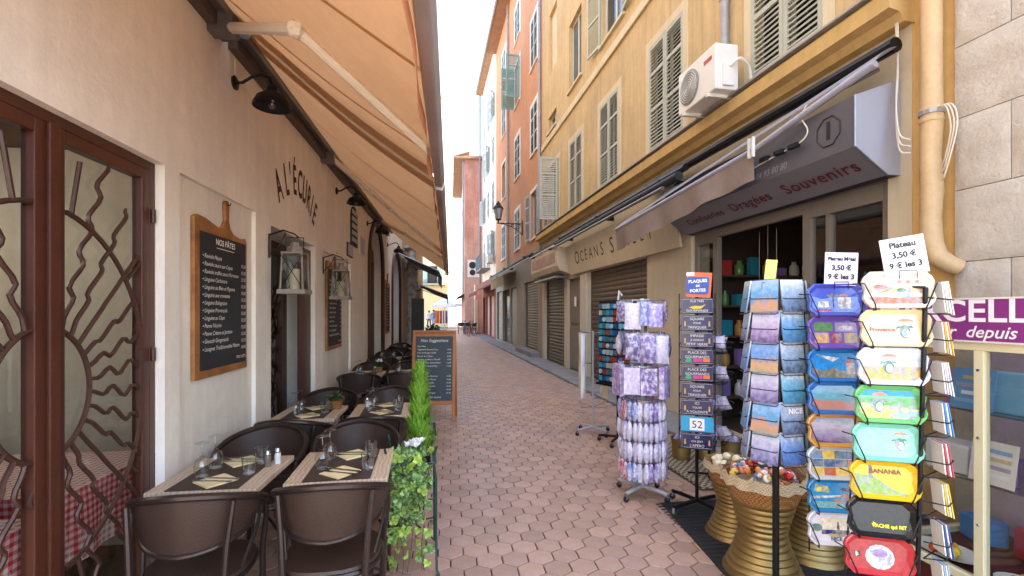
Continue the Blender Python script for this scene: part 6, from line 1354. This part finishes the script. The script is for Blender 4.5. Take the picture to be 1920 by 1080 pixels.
# -- wire baskets with lavender bags
t = thing('basket_rack', 'black tiered wire basket rack beside the plaque stand', 'display rack', (2.42, 4.15, .036), .2)
MB().tube([(0, 0, 0), (0, 0, 1.5)], .012, 8).build('pole', WIRE, t)
for k in range(3): a = k * 2.09; MB().tube([(0, 0, .04), (.2 * math.cos(a), .2 * math.sin(a), .008)], .010, 6).build('foot', WIRE, t)
BG = [bag_me(.14, .13, .05, shade(c)) for c in ('55487a', '8878a8', 'b8a8b8')]
for j, z in enumerate((.34, .62, .90, 1.18)):
    bk = MB()
    for rr, dz in ((.15, 0), (.19, .05), (.21, .10)): bk.tube([(rr * math.cos(a / 20 * 6.283), rr * math.sin(a / 20 * 6.283), z + dz) for a in range(20)], .003, 4, True)
    for k in range(12): a = k * .5236; bk.tube([(0, 0, z), (.15 * math.cos(a), .15 * math.sin(a), z), (.21 * math.cos(a), .21 * math.sin(a), z + .10)], .0025, 4)
    bk.build('wire_basket', WIRE, t)
    for k in range(6):
        a = k * 1.047 + j; o = hang('lavender_bag', BG[(k + j) % 3], 2.42 + .10 * math.cos(a), 4.15 + .10 * math.sin(a), z + .19, a, ['dark', 'mauve', 'pale'][(k + j) % 3] + ' lavender bag ' + QD[int((k * 1.047 + j) / 1.5708 + .5) % 4] + ' in the ' + ['lowest', 'second lowest', 'second highest', 'highest'][j] + ' wire basket', 'lavender bag', 'lavender bags in wire baskets'); o.rotation_euler = (random.uniform(-.5, .5), random.uniform(-.4, .4), a)
# ================================================================ bicycle and cafe set at the far right
def bike(x, y, rz, label):
    t = thing('bicycle', label, 'bicycle', (x, y, 0), rz, 'bicycles leaning at the far right')
    for s in (-.5, .5):
        w = MB().tube([(s + .33 * math.cos(a / 24 * 6.283), 0, .34 + .33 * math.sin(a / 24 * 6.283)) for a in range(24)], .018, 6, True).build('wheel', M['rubber'], t, True)
        sp = MB()
        for k in range(8): a = k * .785; sp.tube([(s, 0, .34), (s + .32 * math.cos(a), 0, .34 + .32 * math.sin(a))], .003, 4)
        sp.build('spokes', M['chrome'], w)
    MB().tube([(-.5, 0, .34), (-.12, 0, .32), (-.22, 0, .85), (.36, 0, .82), (-.12, 0, .32)], .016, 6).build('frame', M['black'], t); MB().tube([(.5, 0, .34), (.36, 0, .82), (.33, 0, 1.0)], .014, 6).build('front_fork', M['black'], t); MB().tube([(-.5, 0, .34), (-.22, 0, .82)], .010, 5).build('seat_stay', M['black'], t)
    MB().tube([(.28, -.26, 1.02), (.35, -.1, 1.0), (.35, .1, 1.0), (.28, .26, 1.02)], .012, 6).build('handlebar', M['chrome'], t); MB().tube([(-.22, 0, .84), (-.23, 0, .93)], .012, 6).build('seat_post', M['chrome'], t); MB().blob((-.23, 0, .95), (.13, .07, .03), 8).build('saddle', M['black'], t, True)
bike(1.35, 31.2, 1.2, 'dark bicycle in front of red shutters, nearer of the pair'); bike(1.0, 33.2, 1.6, 'dark bicycle in front of red shutters, farther of the pair')
for k in range(3): chair(.75 + .42 * k, 34.3 - .5 * k, .6 * k, ['left', 'middle', 'right'][k] + ' of three distant cafe chairs before the red house')
# ================================================================ loose paper goods leaning in the display case
for k, (y, z, c, nm) in enumerate(((2.40, 1.032, '6a9ccc', 'sky blue'), (2.30, .632, 'e4dcd8', 'white'), (2.02, .632, 'd8cdb4', 'cream patterned'), (1.98, 1.032, 'b04a5c', 'rose'))):
    t = rthing('paper_card', nm + ' card leaning behind the glass of the display case', 'card', -1 + .31, y, z)
    MB().box(0, .004, -.11, .11, 0, .24, Matrix.Rotation(R(9), 4, 'Y')).build('sheet', colmat(c, .5), t)
    for j in range(4): MB().box(-.002, -.0005, -.085, .085 - .03 * (j % 2), .04 + j * .045, .062 + j * .045, Matrix.Rotation(R(9), 4, 'Y')).build('print_band', colmat(['8fb4d8', 'e8e4e4', 'a89ab8', 'c8b890'][(j + k) % 4], .5), t)
